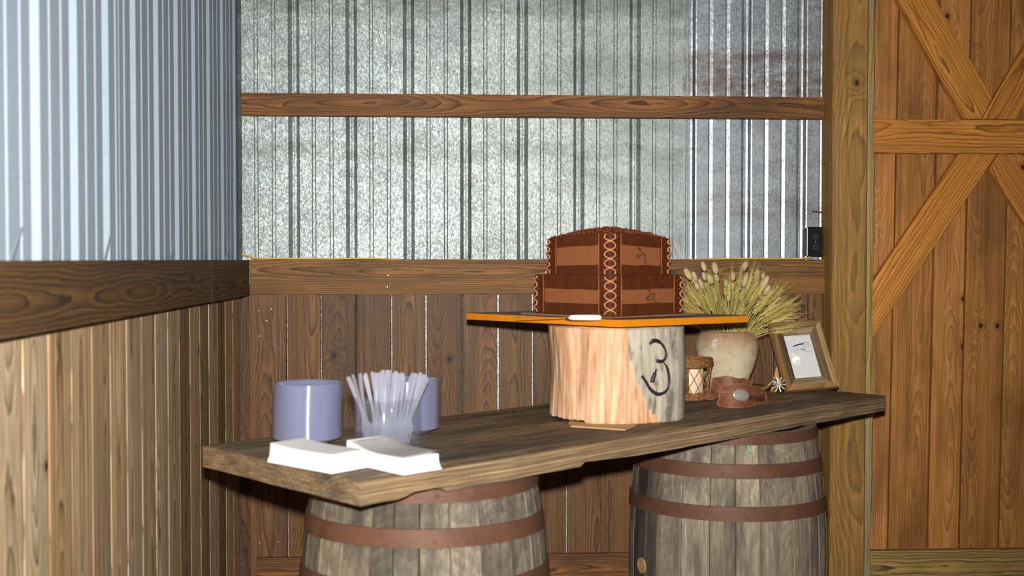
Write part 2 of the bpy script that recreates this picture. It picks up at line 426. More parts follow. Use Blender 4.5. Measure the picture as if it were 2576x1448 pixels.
link('metal_sheet', sheet_bm(3.95, 4.622, 1.402, TOP, lrib, LR, slope=0.019), M_metal_left, T(-0.0018, 0, 0) @ Mleft, wall_left, (0.93, 0.94, 0.96, 1))
LP = [(1.08, 1.06, 1.04), (1.06, 1.08, 1.06), (.86, .74, .58), (1.0, .9, .8), (.78, .7, .58), (1.08, .98, .84), (.94, .93, .94), (.86, .78, .68), (1.0, 1.0, .98), (.82, .84, .72),
      (.5, .42, .33), (.9, .78, .64), (.58, .52, .42), (.86, .84, .78), (.44, .37, .29), (.9, .84, .74), (1.0, .78, .58), (.46, .38, .3)]
k0 = -9
for k in range(k0, 17):
    y0 = 2.282 + 0.1437 * (k - 1); y1 = y0 + 0.1437
    if y0 > 4.56: break
    y1 = min(y1, 4.605)
    t = LP[k] if k >= 0 else random.choice(LP[:6])
    p = board('plank', (-0.832, (y0 + y1) / 2 - 0.0015, 0.01), (0, 0, 1), (0, 1, 0), 1.388, (y1 - y0) - 0.0095, 0.018, M_weather, wall_left, seed_color(*t), bev=0.0007)
    bm = box_bm(1.388, 0.0125, 0.008, 0, (0.694, -(y1 - y0) / 2 + 0.0002, -0.0062))
    link('tongue', bm, M_tongue, wm(p), p, seed_color(1, 1, 1) if k in (1, 3, 6, 7, 8, 10, 11, 13) or k < 0 else seed_color(.5, .42, .36))
gl = board('girt', (-0.79, 1.0, 1.3775), (0, 1, 0), (0, 0, 1), 2.858, 0.139, 0.038, M_girt_dark, wall_left, seed_color(1.0, 0.96, 0.9, 0.37))
gl2 = board('girt', (-0.79, 3.863, 1.3765), (0, 1, 0), (0, 0, 1), 0.71, 0.139, 0.038, M_girt_dark, wall_left, seed_color(.88, .88, .86, 0.81))
M_nail = plain('zinc_nail', srgb(206, 208, 214), 0.35, 0.7)
M_rust = plain('rusty_nail', srgb(110, 62, 40), 0.7, 0.3)
for (u, u2, v2) in ((25, 55, 572), (145, 153, 605), (262, 278, 592), (428, 437, 600), (566, 577, 607)):
    a = at_x(u, 660, -0.805); b = at_x(u2, v2, -0.826)
    link('wire_nail', tube_bm([a, a.lerp(b, 0.5), b], [0.0026, 0.0026, 0.0018], 8), M_nail, None, wall_left)
for (u, v, u2, v2) in ((878, 660, 887, 600), (1122, 662, 1121, 596), (1722, 660, 1694, 604)):
    a = at_y(u, v, YW - 0.034); b = at_y(u2, v2, YW - 0.015)
    link('wire_nail', tube_bm([a, b], [0.0011, 0.0011], 6), M_nail, None, wall_back)
def nail_head(p, nrm, parent, mat=None, r=0.003):
    q = Vector(nrm).to_track_quat('Z', 'Y').to_matrix().to_4x4(); q.translation = p
    link('nail_head', lathe_bm([(0, 0.0012), (r * 0.7, 0.001), (r, 0.0), (r, -0.002)], 10), mat or M_nail, q, parent)
for u, v in ((651, 781), (682, 777), (671, 806), (652, 845), (976, 692), (974, 721), (653, 1366), (700, 1362), (1374, 684), (1340, 818), (925, 1012)):
    nail_head(at_y(u, v, YW - 0.0555 if 650 < v < 740 else YW - 0.040), (0, -1, 0), wall_back)
for u, v in ((742, 244), (738, 268), (1300, 290), (1750, 262), (1905, 268), (1990, 262)):
    nail_head(at_y(u, v, YW - 0.0435), (0, -1, 0), wall_back, M_rust)

# --- post between the metal wall and the barn door
trim = empty('trim_1', kind='structure')
board('post', (1.576, 4.492, 0.0), (0, 0, 1), (1, 0, 0), TOP, 0.142, 0.142, M_post, trim, seed_color(1, .98, .92, 0.27), bev=0.006)
# waney strip on its right edge
bm = bmesh.new(); rows = 60
g = []
for i in range(rows + 1):
    z = TOP * i / rows
    w = 0.034 + 0.009 * noise.noise((0.3, 0, z * 3.1)) + 0.003 * noise.noise((9.3, 0, z * 14))
    d = 0.010 + 0.006 * noise.noise((4.3, 0, z * 4.3))
    g.append([bm.verts.new(c) for c in ((z, 0, -0.06), (z, 0, -0.004), (z, -w * 0.45, -0.003 - d * 0.2), (z, -w * 0.8, -d), (z, -w, -d * 2.6), (z, -w, -0.06))])
for i in range(rows):
    for j in range(6):
        bm.faces.new((g[i][j], g[i][(j + 1) % 6], g[i + 1][(j + 1) % 6], g[i + 1][j]))
bm.faces.new(g[0]); bm.faces.new(g[-1][::-1])
bmesh.ops.recalc_face_normals(bm, faces=bm.faces[:])
strip = link('edging_strip', bm, M_waney, frame((1.6475, 4.492, 0.0), (0, 0, 1), (-1, 0, 0)), trim, seed_color(1, 1, 1, 0.6), smooth='auto')
strip['label'] = 'pale waney-edged strip with flaking grey bark'
a = at_y(2043, 531, 4.57); b = at_y(2067, 533, 4.545)
link('bent_nail', tube_bm([a, b, b + Vector((0.015, 0, 0))], [0.0032, 0.0024, 0.002], 8), M_rust, None, trim)

# --- barn door
door = empty('door_1', kind='structure')
YD, YB = YW + 0.14, YW + 0.10
edges = [at_y(u, 651, YD).x for u in (2100, 2188, 2250, 2350, 2430, 2530, 2622, 2716, 2800, 2890)]
dt = [(1.0, .92, .84), (1.06, 1.0, .94), (.9, .82, .7), (1.08, 1.0, .9), (.84, .78, .68), (.95, .9, .8), (1, .95, .86), (.9, .84, .76), (1, .95, .9)]
for i in range(len(edges) - 1):
    if i == 0: continue
    a, b = edges[i], edges[i + 1]
    tilt = 0.0135
    up = Vector((tilt, 0, 1))
    o = Vector(((a + b) / 2 - tilt * (H - 0.1), YD + random.uniform(-0.002, 0.003), 0.1))
    board('plank', o, up, (1, 0, 0), TOP - 0.1, (b - a) - 0.007, 0.022, M_door, door, seed_color(*dt[i]), bev=0.004)
link('backing_board', box_bm(1.7, 0.012, TOP - 0.15, 0, (2.47, YD + 0.032, TOP / 2 + 0.05)), M_door, None, door, seed_color(.35, .3, .28))
rail_l = at_y(2195, 342, YB)
board('rail', (rail_l.x - 0.06, YB, at_y(2300, 342.5, YB).z), (1, 0, 0), (0, 0, 1), 1.35, 0.141, 0.036, M_brace, door, seed_color(1.0, .92, .84, 0.44), bev=0.002)
zr1 = at_y(2300, 299, YB).z; zr0 = at_y(2300, 386, YB).z
def brace(pa, pb, width, side, seed, t, zclip=None):
    """edge line from px pa to px pb (world on the brace face), the board lies to `side` of it"""
    A = at_y(*pa, YB); B = at_y(*pb, YB)
    ex = (B - A).normalized(); ey = Vector((-ex.z, 0, ex.x)) * side
    board('brace', A + ey * width / 2 + Vector((0, 0.002, 0)), ex, ey, (B - A).length, width, 0.034, M_brace, door, seed_color(*t, seed), bev=0.002)
def brace_poly(pts, dirn, seed, t):
    P = [Vector((x, 0, z)) for x, z in pts]
    o = Vector((P[0].x, YB + 0.001, P[0].z)); ex = Vector((dirn[0], 0, dirn[1])).normalized(); ey = Vector((-ex.z, 0, ex.x))
    loc = [Vector(((p - P[0]).dot(ex), (p - P[0]).dot(ey), 0)) for p in P]
    ez = ex.cross(ey)
    bm = poly_prism_bm(loc, Vector((0, 0, -0.034 if ez.y < 0 else 0.034)))
    bmesh.ops.bevel(bm, geom=[e for e in bm.edges], offset=0.0015, segments=1, affect='EDGES')
    link('brace', bm, M_brace, frame(o, ex, ey), door, seed_color(*t, seed))
def q(u, v): p = at_y(u, v, YB); return (p.x, p.z)
def ext(a, b, z):  # extend the line a->b to height z
    t = (z - a[1]) / (b[1] - a[1]); return (a[0] + (b[0] - a[0]) * t, z)
l0, l1 = q(2258, 0), q(2425, 300); r0, r1 = q(2355, 0), q(2498, 245)
zt = 2.74
cutp = q(2497, 246)
brace_poly([ext(l0, l1, zr1 + 0.001), q(2470, 299), cutp, ext(r0, r1, zt), ext(l0, l1, zt)], (l1[0] - l0[0], l1[1] - l0[1]), 0.71, (1.0, .93, .82))
u0, u1 = q(2471, 299), q(2576, 118)
v0, v1 = q(2553, 299), q(2576, 262)
dl = (u1[0] - u0[0], u1[1] - u0[1])
wv = (v0[0] - u0[0])
brace_poly([(u0[0], zr1 + 0.001), (u0[0] + wv * 1.02, zr1 + 0.001), (u0[0] + wv * 1.02 + dl[0] / dl[1] * (zt - zr1), zt), (u0[0] + dl[0] / dl[1] * (zt - zr1), zt)], dl, 0.13, (.98, .9, .78))
a0, a1 = q(2413, 387), q(2200, 702); b0, b1 = q(2508, 387), q(2203, 840)
zb = 0.62
brace_poly([(a0[0], zr0 - 0.001), (b0[0], zr0 - 0.001), ext(b0, b1, zb), ext(a0, a1, zb)], (a1[0] - a0[0], a1[1] - a0[1]), 0.52, (1.06, .98, .9))
c0, c1 = q(2488, 425), q(2576, 558); d0, d1 = q(2512, 387), q(2576, 480)
brace_poly([c0, (d0[0], zr0 - 0.001), (d0[0] + 0.1, zr0 - 0.001), ext((d0[0] + 0.1, zr0), (d1[0] + 0.1, d1[1]), zb), ext(c0, c1, zb)], (c1[0] - c0[0], c1[1] - c0[1]), 0.9, (.98, .9, .8))
bl = board('baseboard_right', (1.70, 4.612, 0.181), (1, 0, 0), (0, 0, 1), 1.5, 0.144, 0.036, M_skirt, None, seed_color(1, 1, 1, 0.35))
bl['kind'] = 'structure'

# ------------------------------------------------------------------ things on the walls
M_black = plain('black_plastic', srgb(20, 19, 20), 0.3, 0, 0.5)
M_black2 = plain('black_plastic_face', srgb(30, 29, 30), 0.45, 0, 0.4)
p0 = at_y(2030, 570, 4.555); p1 = at_y(2071, 645, 4.555)
ow, oh = p1.x - p0.x, p0.z - p1.z
t = tag(empty('wall_outlet', T((p0.x + p1.x) / 2, 4.555, (p0.z + p1.z) / 2)), 'black double power outlet on the wall end of the wooden post', 'outlet')
link('cover_plate', box_bm(ow, 0.008, oh, 0.003, (0, 0.004, 0), 2), M_black, wm(t), t)
link('back_box', box_bm(ow * 0.82, 0.05, oh * 0.92, 0.002, (-0.006, 0.033, 0)), M_black, wm(t), t)
for s in (1, -1):
    bm = lathe_bm([(0, 0.0015), (0.0145, 0.0015), (0.0155, 0.0)], 20)
    M = wm(t) @ T(0.002, 0.0, s * 0.0215 * oh / 0.12) @ Matrix.Rotation(PI / 2, 4, 'X')
    r = link('receptacle', bm, M_black2, M, t)
    for dx in (-0.0045, 0.0045):
        link('slot', box_bm(0.002, 0.009, 0.001, 0, (dx, 0.002, 0.0019)), M_black, M, r)
link('screw', lathe_bm([(0, 0.0012), (0.0022, 0.001), (0.0026, 0)], 10), M_nail, wm(t) @ T(0.002, 0, 0) @ Matrix.Rotation(PI / 2, 4, 'X'), t)

M_yellow = plain('yellow_jacket', srgb(222, 180, 20), 0.4)
cab = [at_y(606, 640, 4.5880), at_y(622, 643, 4.5840), at_y(645, 650, 4.5820)]
for u in range(700, 2010, 65):
    cab.append(Vector((at_y(u, 650, 4.5830).x, 4.5835 + random.uniform(-0.002, 0.002), (1.4455 if 980 < u < 1760 else 1.4508) + random.uniform(-0.0005, 0.0012))))
cab += [at_y(2012, 650, 4.5830), at_y(2030, 648, 4.5790), at_y(2040, 644, 4.5740)]
tag(link('power_cable', tube_bm(smooth_pts(cab, 3), 0.0030, 8), M_yellow, smooth=True), 'thin yellow cable lying along the top of the lower wall beam', 'cable')

# ------------------------------------------------------------------ tabletop on two barrels
ZT, TH = 0.96, 0.056
NC = Vector((-0.202, 2.545, 0))
ang = math.radians(40.78)
bm = bmesh.new()
NL, NW = 150, 10
L0, L1, W0, W1 = 2.332, (-0.006, 2.326), 0.683, 0.655
top, bot = [], []
def bottom_rise(s):
    r = 0.003 * noise.noise((s * 3.0, 1.7, 0)) + 0.003 * noise.noise((s * 11, 2.7, 0)) - 0.002
    sa, sb, sc, sd = 0.164, 0.238, 0.718, 0.959
    r = max(r, -0.0005)
    if sa - 0.05 < s < sb: r += 0.012 * min(1, (s - sa + 0.05) / 0.04)
    if sc < s < sd: r += 0.011 * (1 - (s - sc) / (sd - sc))
    return r
for i in range(NL + 1):
    tr, br = [], []
    for j in range(NW + 1):
        v = j / NW; u = i / NL
        s0 = v * L1[0]; s1 = L0 + (L1[1] - L0) * v
        x = s0 + (s1 - s0) * u
        y = v * (W0 + (W1 - W0) * u)
        e = 0.0
        if j == 0: e = 0.003 * noise.noise((x * 6, 0.4, 0)) + 0.0008 * noise.noise((x * 22, 0.4, 0))
        xe = 0.003 * noise.noise((0.3, y * 25, 0)) if i in (0, NL) else 0
        z = 0.0009 * noise.noise((x * 6, y * 40, 0))
        tr.append(bm.verts.new((x + xe, y + e, z - (0.002 if j == 0 or i in (0, NL) else 0))))
        rise = bottom_rise(x) * max(0, 1 - v * 5) if v < 0.2 else 0
        br.append(bm.verts.new((x + xe * 1.5, y + e * 1.6 + (0.004 * noise.noise((x * 12, 7.7, 0)) if j == 0 else 0), -TH + rise)))
    top.append(tr); bot.append(br)
for i in range(NL):
    for j in range(NW):
        bm.faces.new((top[i][j], top[i + 1][j], top[i + 1][j + 1], top[i][j + 1]))
        bm.faces.new((bot[i][j + 1], bot[i + 1][j + 1], bot[i + 1][j], bot[i][j]))
    bm.faces.new((bot[i][0], bot[i + 1][0], top[i + 1][0], top[i][0]))
    bm.faces.new((top[i][NW], top[i + 1][NW], bot[i + 1][NW], bot[i][NW]))
for j in range(NW):
    bm.faces.new((top[0][j], top[0][j + 1], bot[0][j + 1], bot[0][j])); bm.faces.new((top[NL][j + 1], top[NL][j], bot[NL][j], bot[NL][j + 1]))
bmesh.ops.recalc_face_normals(bm, faces=bm.faces[:])
tag(link('tabletop', bm, M_slab, T(NC.x, NC.y, ZT) @ RZ(ang), None, seed_color(1, 1, 1, 0.43)), 'long thick weathered wooden slab tabletop laid across two barrels', 'tabletop')

M_hoop = Nodes('rusty_hoop')
_tc = M_hoop.new('ShaderNodeTexCoord').outputs['Object']
_n1 = M_hoop.noise(_tc, 14.0, 5.0, 0.7).outputs[0]; _n2 = M_hoop.noise(M_hoop.vmul(_tc, (1, 1, 6)), 60.0, 3.0, 0.6).outputs[0]
M_hoop.base(M_hoop.mix(M_hoop.maprange(_n2, 0.3, 0.7, 0, 0.45), M_hoop.ramp(_n1, [(0.3, srgb(82, 52, 36)), (0.5, srgb(98, 66, 50)), (0.72, srgb(108, 68, 42))]), srgb(72, 50, 40)), 0.62, 0.12, 0.3)
M_hoop.bump(_n2, 0.3, 0.001)
M_hoop = M_hoop.mat
M_bung = plain('poplar_bung', srgb(172, 138, 92), 0.7, var=0.3, scale=60)
M_green = plain('green_paint', srgb(60, 168, 122), 0.3)
BH = 0.902
def brad(z): return 0.330 - 0.040 * ((z - BH / 2) / (BH / 2)) ** 2
def barrel(cx, cy_, label, dark_dirs, bung_dir=None, seed=1, shade=1.0):
    rnd = random.Random(seed)
    t = tag(empty('barrel', T(cx, cy_, 0)), label, 'barrel', 'barrels under the tabletop')
    ws = [rnd.uniform(0.75, 1.3) for _ in range(28)]; tot = sum(ws); a = rnd.uniform(0, 0.2)
    for w in ws:
        da = w / tot * 2 * PI; am = a + da / 2; a += da
        bm = bmesh.new(); nz = 10; rows = []
        proud = rnd.uniform(-0.0008, 0.0008)
        for i in range(nz + 1):
            z = BH * i / nz; R = brad(z) + proud; hw = da / 2 - 0.0026
            row = []
            for k in (-1, -0.95, 0, 0.95, 1):
                rr = R - (0.0025 if abs(k) == 1 else 0)
                row.append(bm.verts.new((rr * math.cos(hw * k), rr * math.sin(hw * k), z)))
            for k in (1, -1): row.append(bm.verts.new(((R - 0.025) * math.cos(hw * k), (R - 0.025) * math.sin(hw * k), z)))
            rows.append(row)
        for i in range(nz):
            for j in range(7):
                bm.faces.new((rows[i][j], rows[i][(j + 1) % 7], rows[i + 1][(j + 1) % 7], rows[i + 1][j]))
        bm.faces.new(rows[0][::-1]); bm.faces.new(rows[-1])
        bmesh.ops.recalc_face_normals(bm, faces=bm.faces[:])
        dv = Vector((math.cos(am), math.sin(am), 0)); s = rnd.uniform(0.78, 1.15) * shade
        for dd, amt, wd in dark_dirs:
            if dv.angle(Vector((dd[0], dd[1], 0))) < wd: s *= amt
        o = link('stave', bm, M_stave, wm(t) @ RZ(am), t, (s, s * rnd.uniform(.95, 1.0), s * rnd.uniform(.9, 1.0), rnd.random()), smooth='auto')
    for z0, z1 in ((0.868, 0.9015), (0.757, 0.802), (0.625, 0.671), (0.231, 0.277), (0.100, 0.145), (0.0, 0.034)):
        prof = [(brad(z0) + 0.0005, z0), (brad(z0) + 0.0045, z0 + 0.001), (brad((z0 + z1) / 2) + 0.0047, (z0 + z1) / 2), (brad(z1) + 0.0042, z1 - 0.001), (brad(z1) + 0.0005, z1)]
        zm = (z0 + z1) / 2
        tilt = 0.0 if z1 > 0.85 or z0 < 0.2 else 0.028
        hp = link('hoop', lathe_bm(prof, 72), M_hoop, wm(t) @ T(0, 0, zm) @ Matrix.Rotation(-tilt, 4, Vector((0.97, -0.24, 0))) @ T(0, 0, -zm), t, smooth='auto')
        for kk in (0, 1):
            an = -PI / 2 - 0.35 + rnd.uniform(-0.4, 0.9) + kk * 0.02
            zz = (z0 + z1) / 2; rr = brad(zz) + 0.0045
            qm = Vector((math.cos(an), math.sin(an), 0)).to_track_quat('Z', 'Y').to_matrix().to_4x4()
            qm.translation = Vector((cx + rr * math.cos(an), cy_ + rr * math.sin(an), zz))
            link('rivet', lathe_bm([(0, 0.003), (0.0035, 0.0022), (0.0052, 0.0)], 10), M_hoop, qm, hp)
    link('barrel_head', lathe_bm([(0, BH - 0.03), (brad(BH) - 0.024, BH - 0.03), (brad(BH) - 0.024, BH - 0.045), (0, BH - 0.045)], 40), M_stave, wm(t), t, seed_color(.8, .78, .74))
    if bung_dir is not None:
        d = Vector((bung_dir[0], bung_dir[1], 0)).normalized(); zz = 0.448
        qm = d.to_track_quat('Z', 'Y').to_matrix().to_4x4(); qm.translation = Vector((cx, cy_, zz)) + d * (brad(zz) - 0.004)
        bg_ = link('bung', lathe_bm([(0, 0.0075), (0.023, 0.0075), (0.0255, 0.006), (0.0265, 0.0)], 28), M_bung, qm, t)
        bg_['label'] = 'round pale wooden bung'
    return t
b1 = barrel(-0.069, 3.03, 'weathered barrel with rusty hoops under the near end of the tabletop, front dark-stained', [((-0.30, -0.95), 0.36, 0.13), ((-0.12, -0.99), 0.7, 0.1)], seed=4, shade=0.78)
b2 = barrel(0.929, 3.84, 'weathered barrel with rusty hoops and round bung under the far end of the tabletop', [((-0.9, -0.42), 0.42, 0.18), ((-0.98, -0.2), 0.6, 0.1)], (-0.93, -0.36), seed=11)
pts = []
for v in (1112, 1122, 1132, 1143):
    d = ray(1882 + (v - 1104) * 0.06, v); A = Vector((0.929, 3.84))
    # meet the barrel surface
    best = None
    for k in range(400):
        s = 3.1 + k * 0.002; P = EYE + d * s
        if (Vector((P.x, P.y)) - A).length < brad(P.z) + 0.0012: best = P; break
    if best is not None: pts.append(best)
if len(pts) > 1:
    pd = link('paint_drip', tube_bm(pts, [0.0022, 0.0032, 0.003, 0.0026][:len(pts)], 8), M_green, None, b2, smooth=True)
    pd['label'] = 'green paint drip'

# ------------------------------------------------------------------ split log
log_pl = [(0.306, 3.545), (0.333, 3.45), (0.403, 3.385), (0.47, 3.362), (0.530, 3.366), (0.587, 3.385), (0.648, 3.415), (0.698, 3.46), (0.718, 3.56), (0.69, 3.69), (0.61, 3.77), (0.50, 3.79), (0.39, 3.75), (0.325, 3.66)]
pl = smooth_pts([(x, y, 0) for x, y in log_pl], 14, True)
cen = Vector((0.515, 3.575, 0))
LZ0, LZ1 = 0.962, 1.2440
bm = bmesh.new(); rows = []; nz = 46; lay = bm.verts.layers.float.new('weathered')
def xb(z):
    tb = [(0.96, 0.63), (0.985, 0.605), (1.01, 0.585), (1.04, 0.562), (1.10, 0.540), (1.17, 0.526), (1.25, 0.512)]
    for (za, xa), (zc, xc) in zip(tb, tb[1:]):
        if z <= zc: return xa + (xc - xa) * (z - za) / (zc - za)
    return 0.512
for i in range(nz + 1):
    f = i / nz; row = []
    for k, p in enumerate(pl):
        z = LZ0 + (LZ1 - LZ0) * f
        d = (p - cen); dn = d.normalized()
        flare = 1.0 + 0.03 * max(0, f - 0.6) * (1 if p.x < 0.45 else -0.6) + 0.03 * math.sin(f * PI) * (-0.5 if p.x < 0.4 else 0.4)
        grey = 1.0 if (p.x > xb(z) + 0.012 * noise.noise((p.x * 40, z * 9, 3)) + (0.02 * noise.noise((p.x * 90, z * 4, 8)) if z < 1.06 else 0)) else 0.0
        amp = 0.0065 if grey < 0.5 else 0.0018
        disp = amp * (noise.noise((p.x * 38, p.y * 38, z * 3.2)) + 0.6 * noise.noise((p.x * 90, p.y * 90, z * 8))) + (0.003 if grey > 0.5 else 0)
        q_ = cen + d * flare + dn * disp
        zz = z
        if i == 0: zz = z + (0.014 + 0.006 * noise.noise((k * 0.9, 0, 0)) if p.x < 0.395 else 0.0015 * abs(noise.noise((k * 0.7, 3, 0))))
        v = bm.verts.new((q_.x, q_.y, zz)); v[lay] = grey
        row.append(v)
    rows.append(row)
n_ = len(pl)
for i in range(nz):
    for k in range(n_):
        bm.faces.new((rows[i][k], rows[i][(k + 1) % n_], rows[i + 1][(k + 1) % n_], rows[i + 1][k]))
c0_ = bm.verts.new((cen.x, cen.y, LZ0)); c1_ = bm.verts.new((cen.x, cen.y, LZ1))
for k in range(n_):
    bm.faces.new((rows[0][(k + 1) % n_], rows[0][k], c0_)); bm.faces.new((rows[-1][k], rows[-1][(k + 1) % n_], c1_))
bmesh.ops.recalc_face_normals(bm, faces=bm.faces[:])
bvh = BVHTree.FromBMesh(bm)
n = Nodes('split_log')
tc = n.new('ShaderNodeTexCoord').outputs['Object']
st = n.noise(n.vmul(tc, (70, 70, 6.0)), 1.0, 4.0, 0.6).outputs[0]
st2 = n.noise(n.vmul(tc, (16, 16, 4.0)), 1.0, 3.0, 0.6).outputs[0]
tan = n.ramp(st, [(0.28, srgb(146, 96, 62)), (0.40, srgb(194, 148, 110)), (0.56, srgb(212, 174, 138)), (0.72, srgb(228, 202, 170))])
tan = n.mix(n.maprange(st2, 0.5, 0.7, 0, 0.7), tan, srgb(180, 120, 80))
gr = n.ramp(st, [(0.2, srgb(98, 92, 80)), (0.45, srgb(168, 158, 140)), (0.75, srgb(196, 186, 168))])
gr = n.mix(n.maprange(n.noise(n.vmul(tc, (30, 30, 9)), 1.0, 4.0, 0.65).outputs[0], 0.53, 0.64, 0, 0.75), gr, srgb(84, 78, 66))
at = n.new('ShaderNodeAttribute', attribute_name='weathered').outputs['Fac']
n.base(n.mix(at, tan, gr), 0.75, 0, 0.25)
n.bump(st, 0.5, 0.003)
lg = tag(empty('log_stump', T(cen.x, cen.y, LZ0)), 'split log section with a branded number 3, standing on the tabletop under the cake', 'log')
body = link('split_log', bm, n.mat, Matrix.Identity(4), lg, smooth=True)
M_char = plain('charred_wood', srgb(30, 27, 28), 0.55)
def log_hit(cx_, cy_):
    u = 1340 + 0.2141 * cx_; v = 780 + 0.2141 * cy_
    h = bvh.ray_cast(EYE, ray(u, v).normalized())
    return h[0] + h[1] * 0.0004
strokes = [([(1375, 400), (1400, 368), (1440, 355), (1500, 382), (1545, 440), (1566, 510), (1545, 580), (1500, 602), (1450, 588)], [0.0035, 0.0052, 0.005, 0.003, 0.0028, 0.0036, 0.0036, 0.0046, 0.002]),
           ([(1528, 600), (1570, 660), (1595, 750), (1600, 850), (1575, 935), (1500, 985), (1430, 968), (1370, 910), (1325, 830), (1280, 770)], [0.002, 0.0036, 0.0036, 0.003, 0.0034, 0.0046, 0.0042, 0.0036, 0.0034, 0.005]),
           ([(1455, 690), (1435, 745), (1412, 800), (1400, 850)], [0.0024, 0.0052, 0.0054, 0.0024])]
for ptsx, rad in strokes:
    P = smooth_pts([log_hit(*p) for p in ptsx], 4)
    R = [rad[min(len(rad) - 1, i // 4)] * 1.25 for i in range(len(P))]
    bm = tube_bm(P, R, 8)
    o = link('branded_stroke', bm, M_char, None, lg, smooth=True)
# shim under the log
sp = [at_z(1430, 1066, ZT + 0.003), at_z(1436, 1072, ZT + 0.003), at_z(1573, 1081, ZT + 0.003), at_z(1600, 1070, ZT + 0.003)]
bm = poly_prism_bm([(p.x, p.y, ZT + 0.0012) for p in (sp[0], sp[1], sp[2], sp[3])] + [(0.56, 3.45, ZT + 0.0012), (0.36, 3.47, ZT + 0.0012)], Vector((0, 0, 0.0035)))
tag(link('cardboard_shim', bm, plain('shim_wood', srgb(196, 158, 108), 0.8, var=0.15)), 'thin pale sliver wedged under the front of the split log', 'shim')

# ------------------------------------------------------------------ square board with the cake on it
BN = Vector((0.4854, 3.311, 1.2685)); by = 0.643
bw, bd, bt = 0.595, 0.735, 0.0205
e1 = Vector((math.cos(by), math.sin(by), -0.010)); e2 = Vector((-math.sin(by), math.cos(by), -0.008))
MB = frame(BN + Vector((0, 0, 0.0045)), e1, e2)
cb = tag(empty('cake_board', MB), 'square dark board with orange edge on top of the log, carrying the cake', 'board')
bm = box_bm(bw, bd, bt, 0.0, (bw / 2, bd / 2, -bt / 2))
bmesh.ops.bevel(bm, geom=[e for e in bm.edges if abs(e.verts[0].co.z - e.verts[1].co.z) > 0.01], offset=0.012, segments=4, affect='EDGES')
link('orange_edge', bm, plain('varnished_edge', srgb(226, 136, 20), 0.42, 0, 0.4, 0.12, 30), MB, cb)
bm = box_bm(bw - 0.004, bd - 0.004, 0.0016, 0.0, (bw / 2, bd / 2, 0.0008))
bmesh.ops.bevel(bm, geom=[e for e in bm.edges if abs(e.verts[0].co.z - e.verts[1].co.z) > 0.001], offset=0.011, segments=4, affect='EDGES')
tp = link('top_face', bm, plain('dark_brown_top', srgb(92, 66, 52), 0.5, 0, 0.4, 0.2, 20), MB, cb)
tp['label'] = 'dark brown top surface'
CK = Vector((0.507, 3.704, 0)); cyaw = math.radians(38.7)
ck_z = (MB @ Vector((0.3, 0.35, 0.0))).z + 0.0035
bm = box_bm(0.40, 0.40, 0.005, 0.001, (0, 0, 0.0025))
tag(link('cake_drum', bm, plain('cardboard', srgb(150, 112, 84), 0.6, var=0.2, scale=30), T(CK.x, CK.y, ck_z) @ RZ(cyaw)), 'thin brown cardboard base under the cake', 'cake base')
CZ = ck_z + 0.0055
M_choc = Nodes('chocolate_fondant')
_tc = M_choc.new('ShaderNodeTexCoord').outputs['Object']
_n = M_choc.noise(_tc, 30.0, 4.0, 0.6).outputs[0]
M_choc.base(M_choc.ramp(_n, [(0.3, srgb(72, 34, 14)), (0.7, srgb(92, 46, 20))]), 0.45, 0, 0.35); M_choc.bump(_n, 0.15, 0.002)
M_choc = M_choc.mat
M_suede = Nodes('tan_fondant')
_tc = M_suede.new('ShaderNodeTexCoord').outputs['Object']
_n = M_suede.noise(_tc, 260.0, 4.0, 0.7).outputs[0]
M_suede.base(M_suede.ramp(_n, [(0.3, srgb(122, 72, 40)), (0.7, srgb(156, 96, 58))]), 0.7, 0, 0.2); M_suede.bump(_n, 0.5, 0.002)
M_suede = M_suede.mat
M_strap = plain('strap_fondant', srgb(84, 40, 20), 0.65, 0, 0.15, 0.25, 60)
M_lace = plain('lace_fondant', srgb(190, 128, 84), 0.5, 0, 0.3)
M_rim = plain('strap_rim_fondant', srgb(150, 88, 52), 0.5, 0, 0.3)
M_mark = plain('brand_mark', srgb(58, 34, 20), 0.6)
M_crumb = plain('chocolate_crumb', srgb(124, 66, 34), 0.8, 0, 0.2, 0.4, 90)
MC = T(CK.x, CK.y, CZ) @ RZ(cyaw)
cake = tag(empty('tiered_cake', MC), 'two-tier square chocolate cake laced at the corners like leather', 'cake')
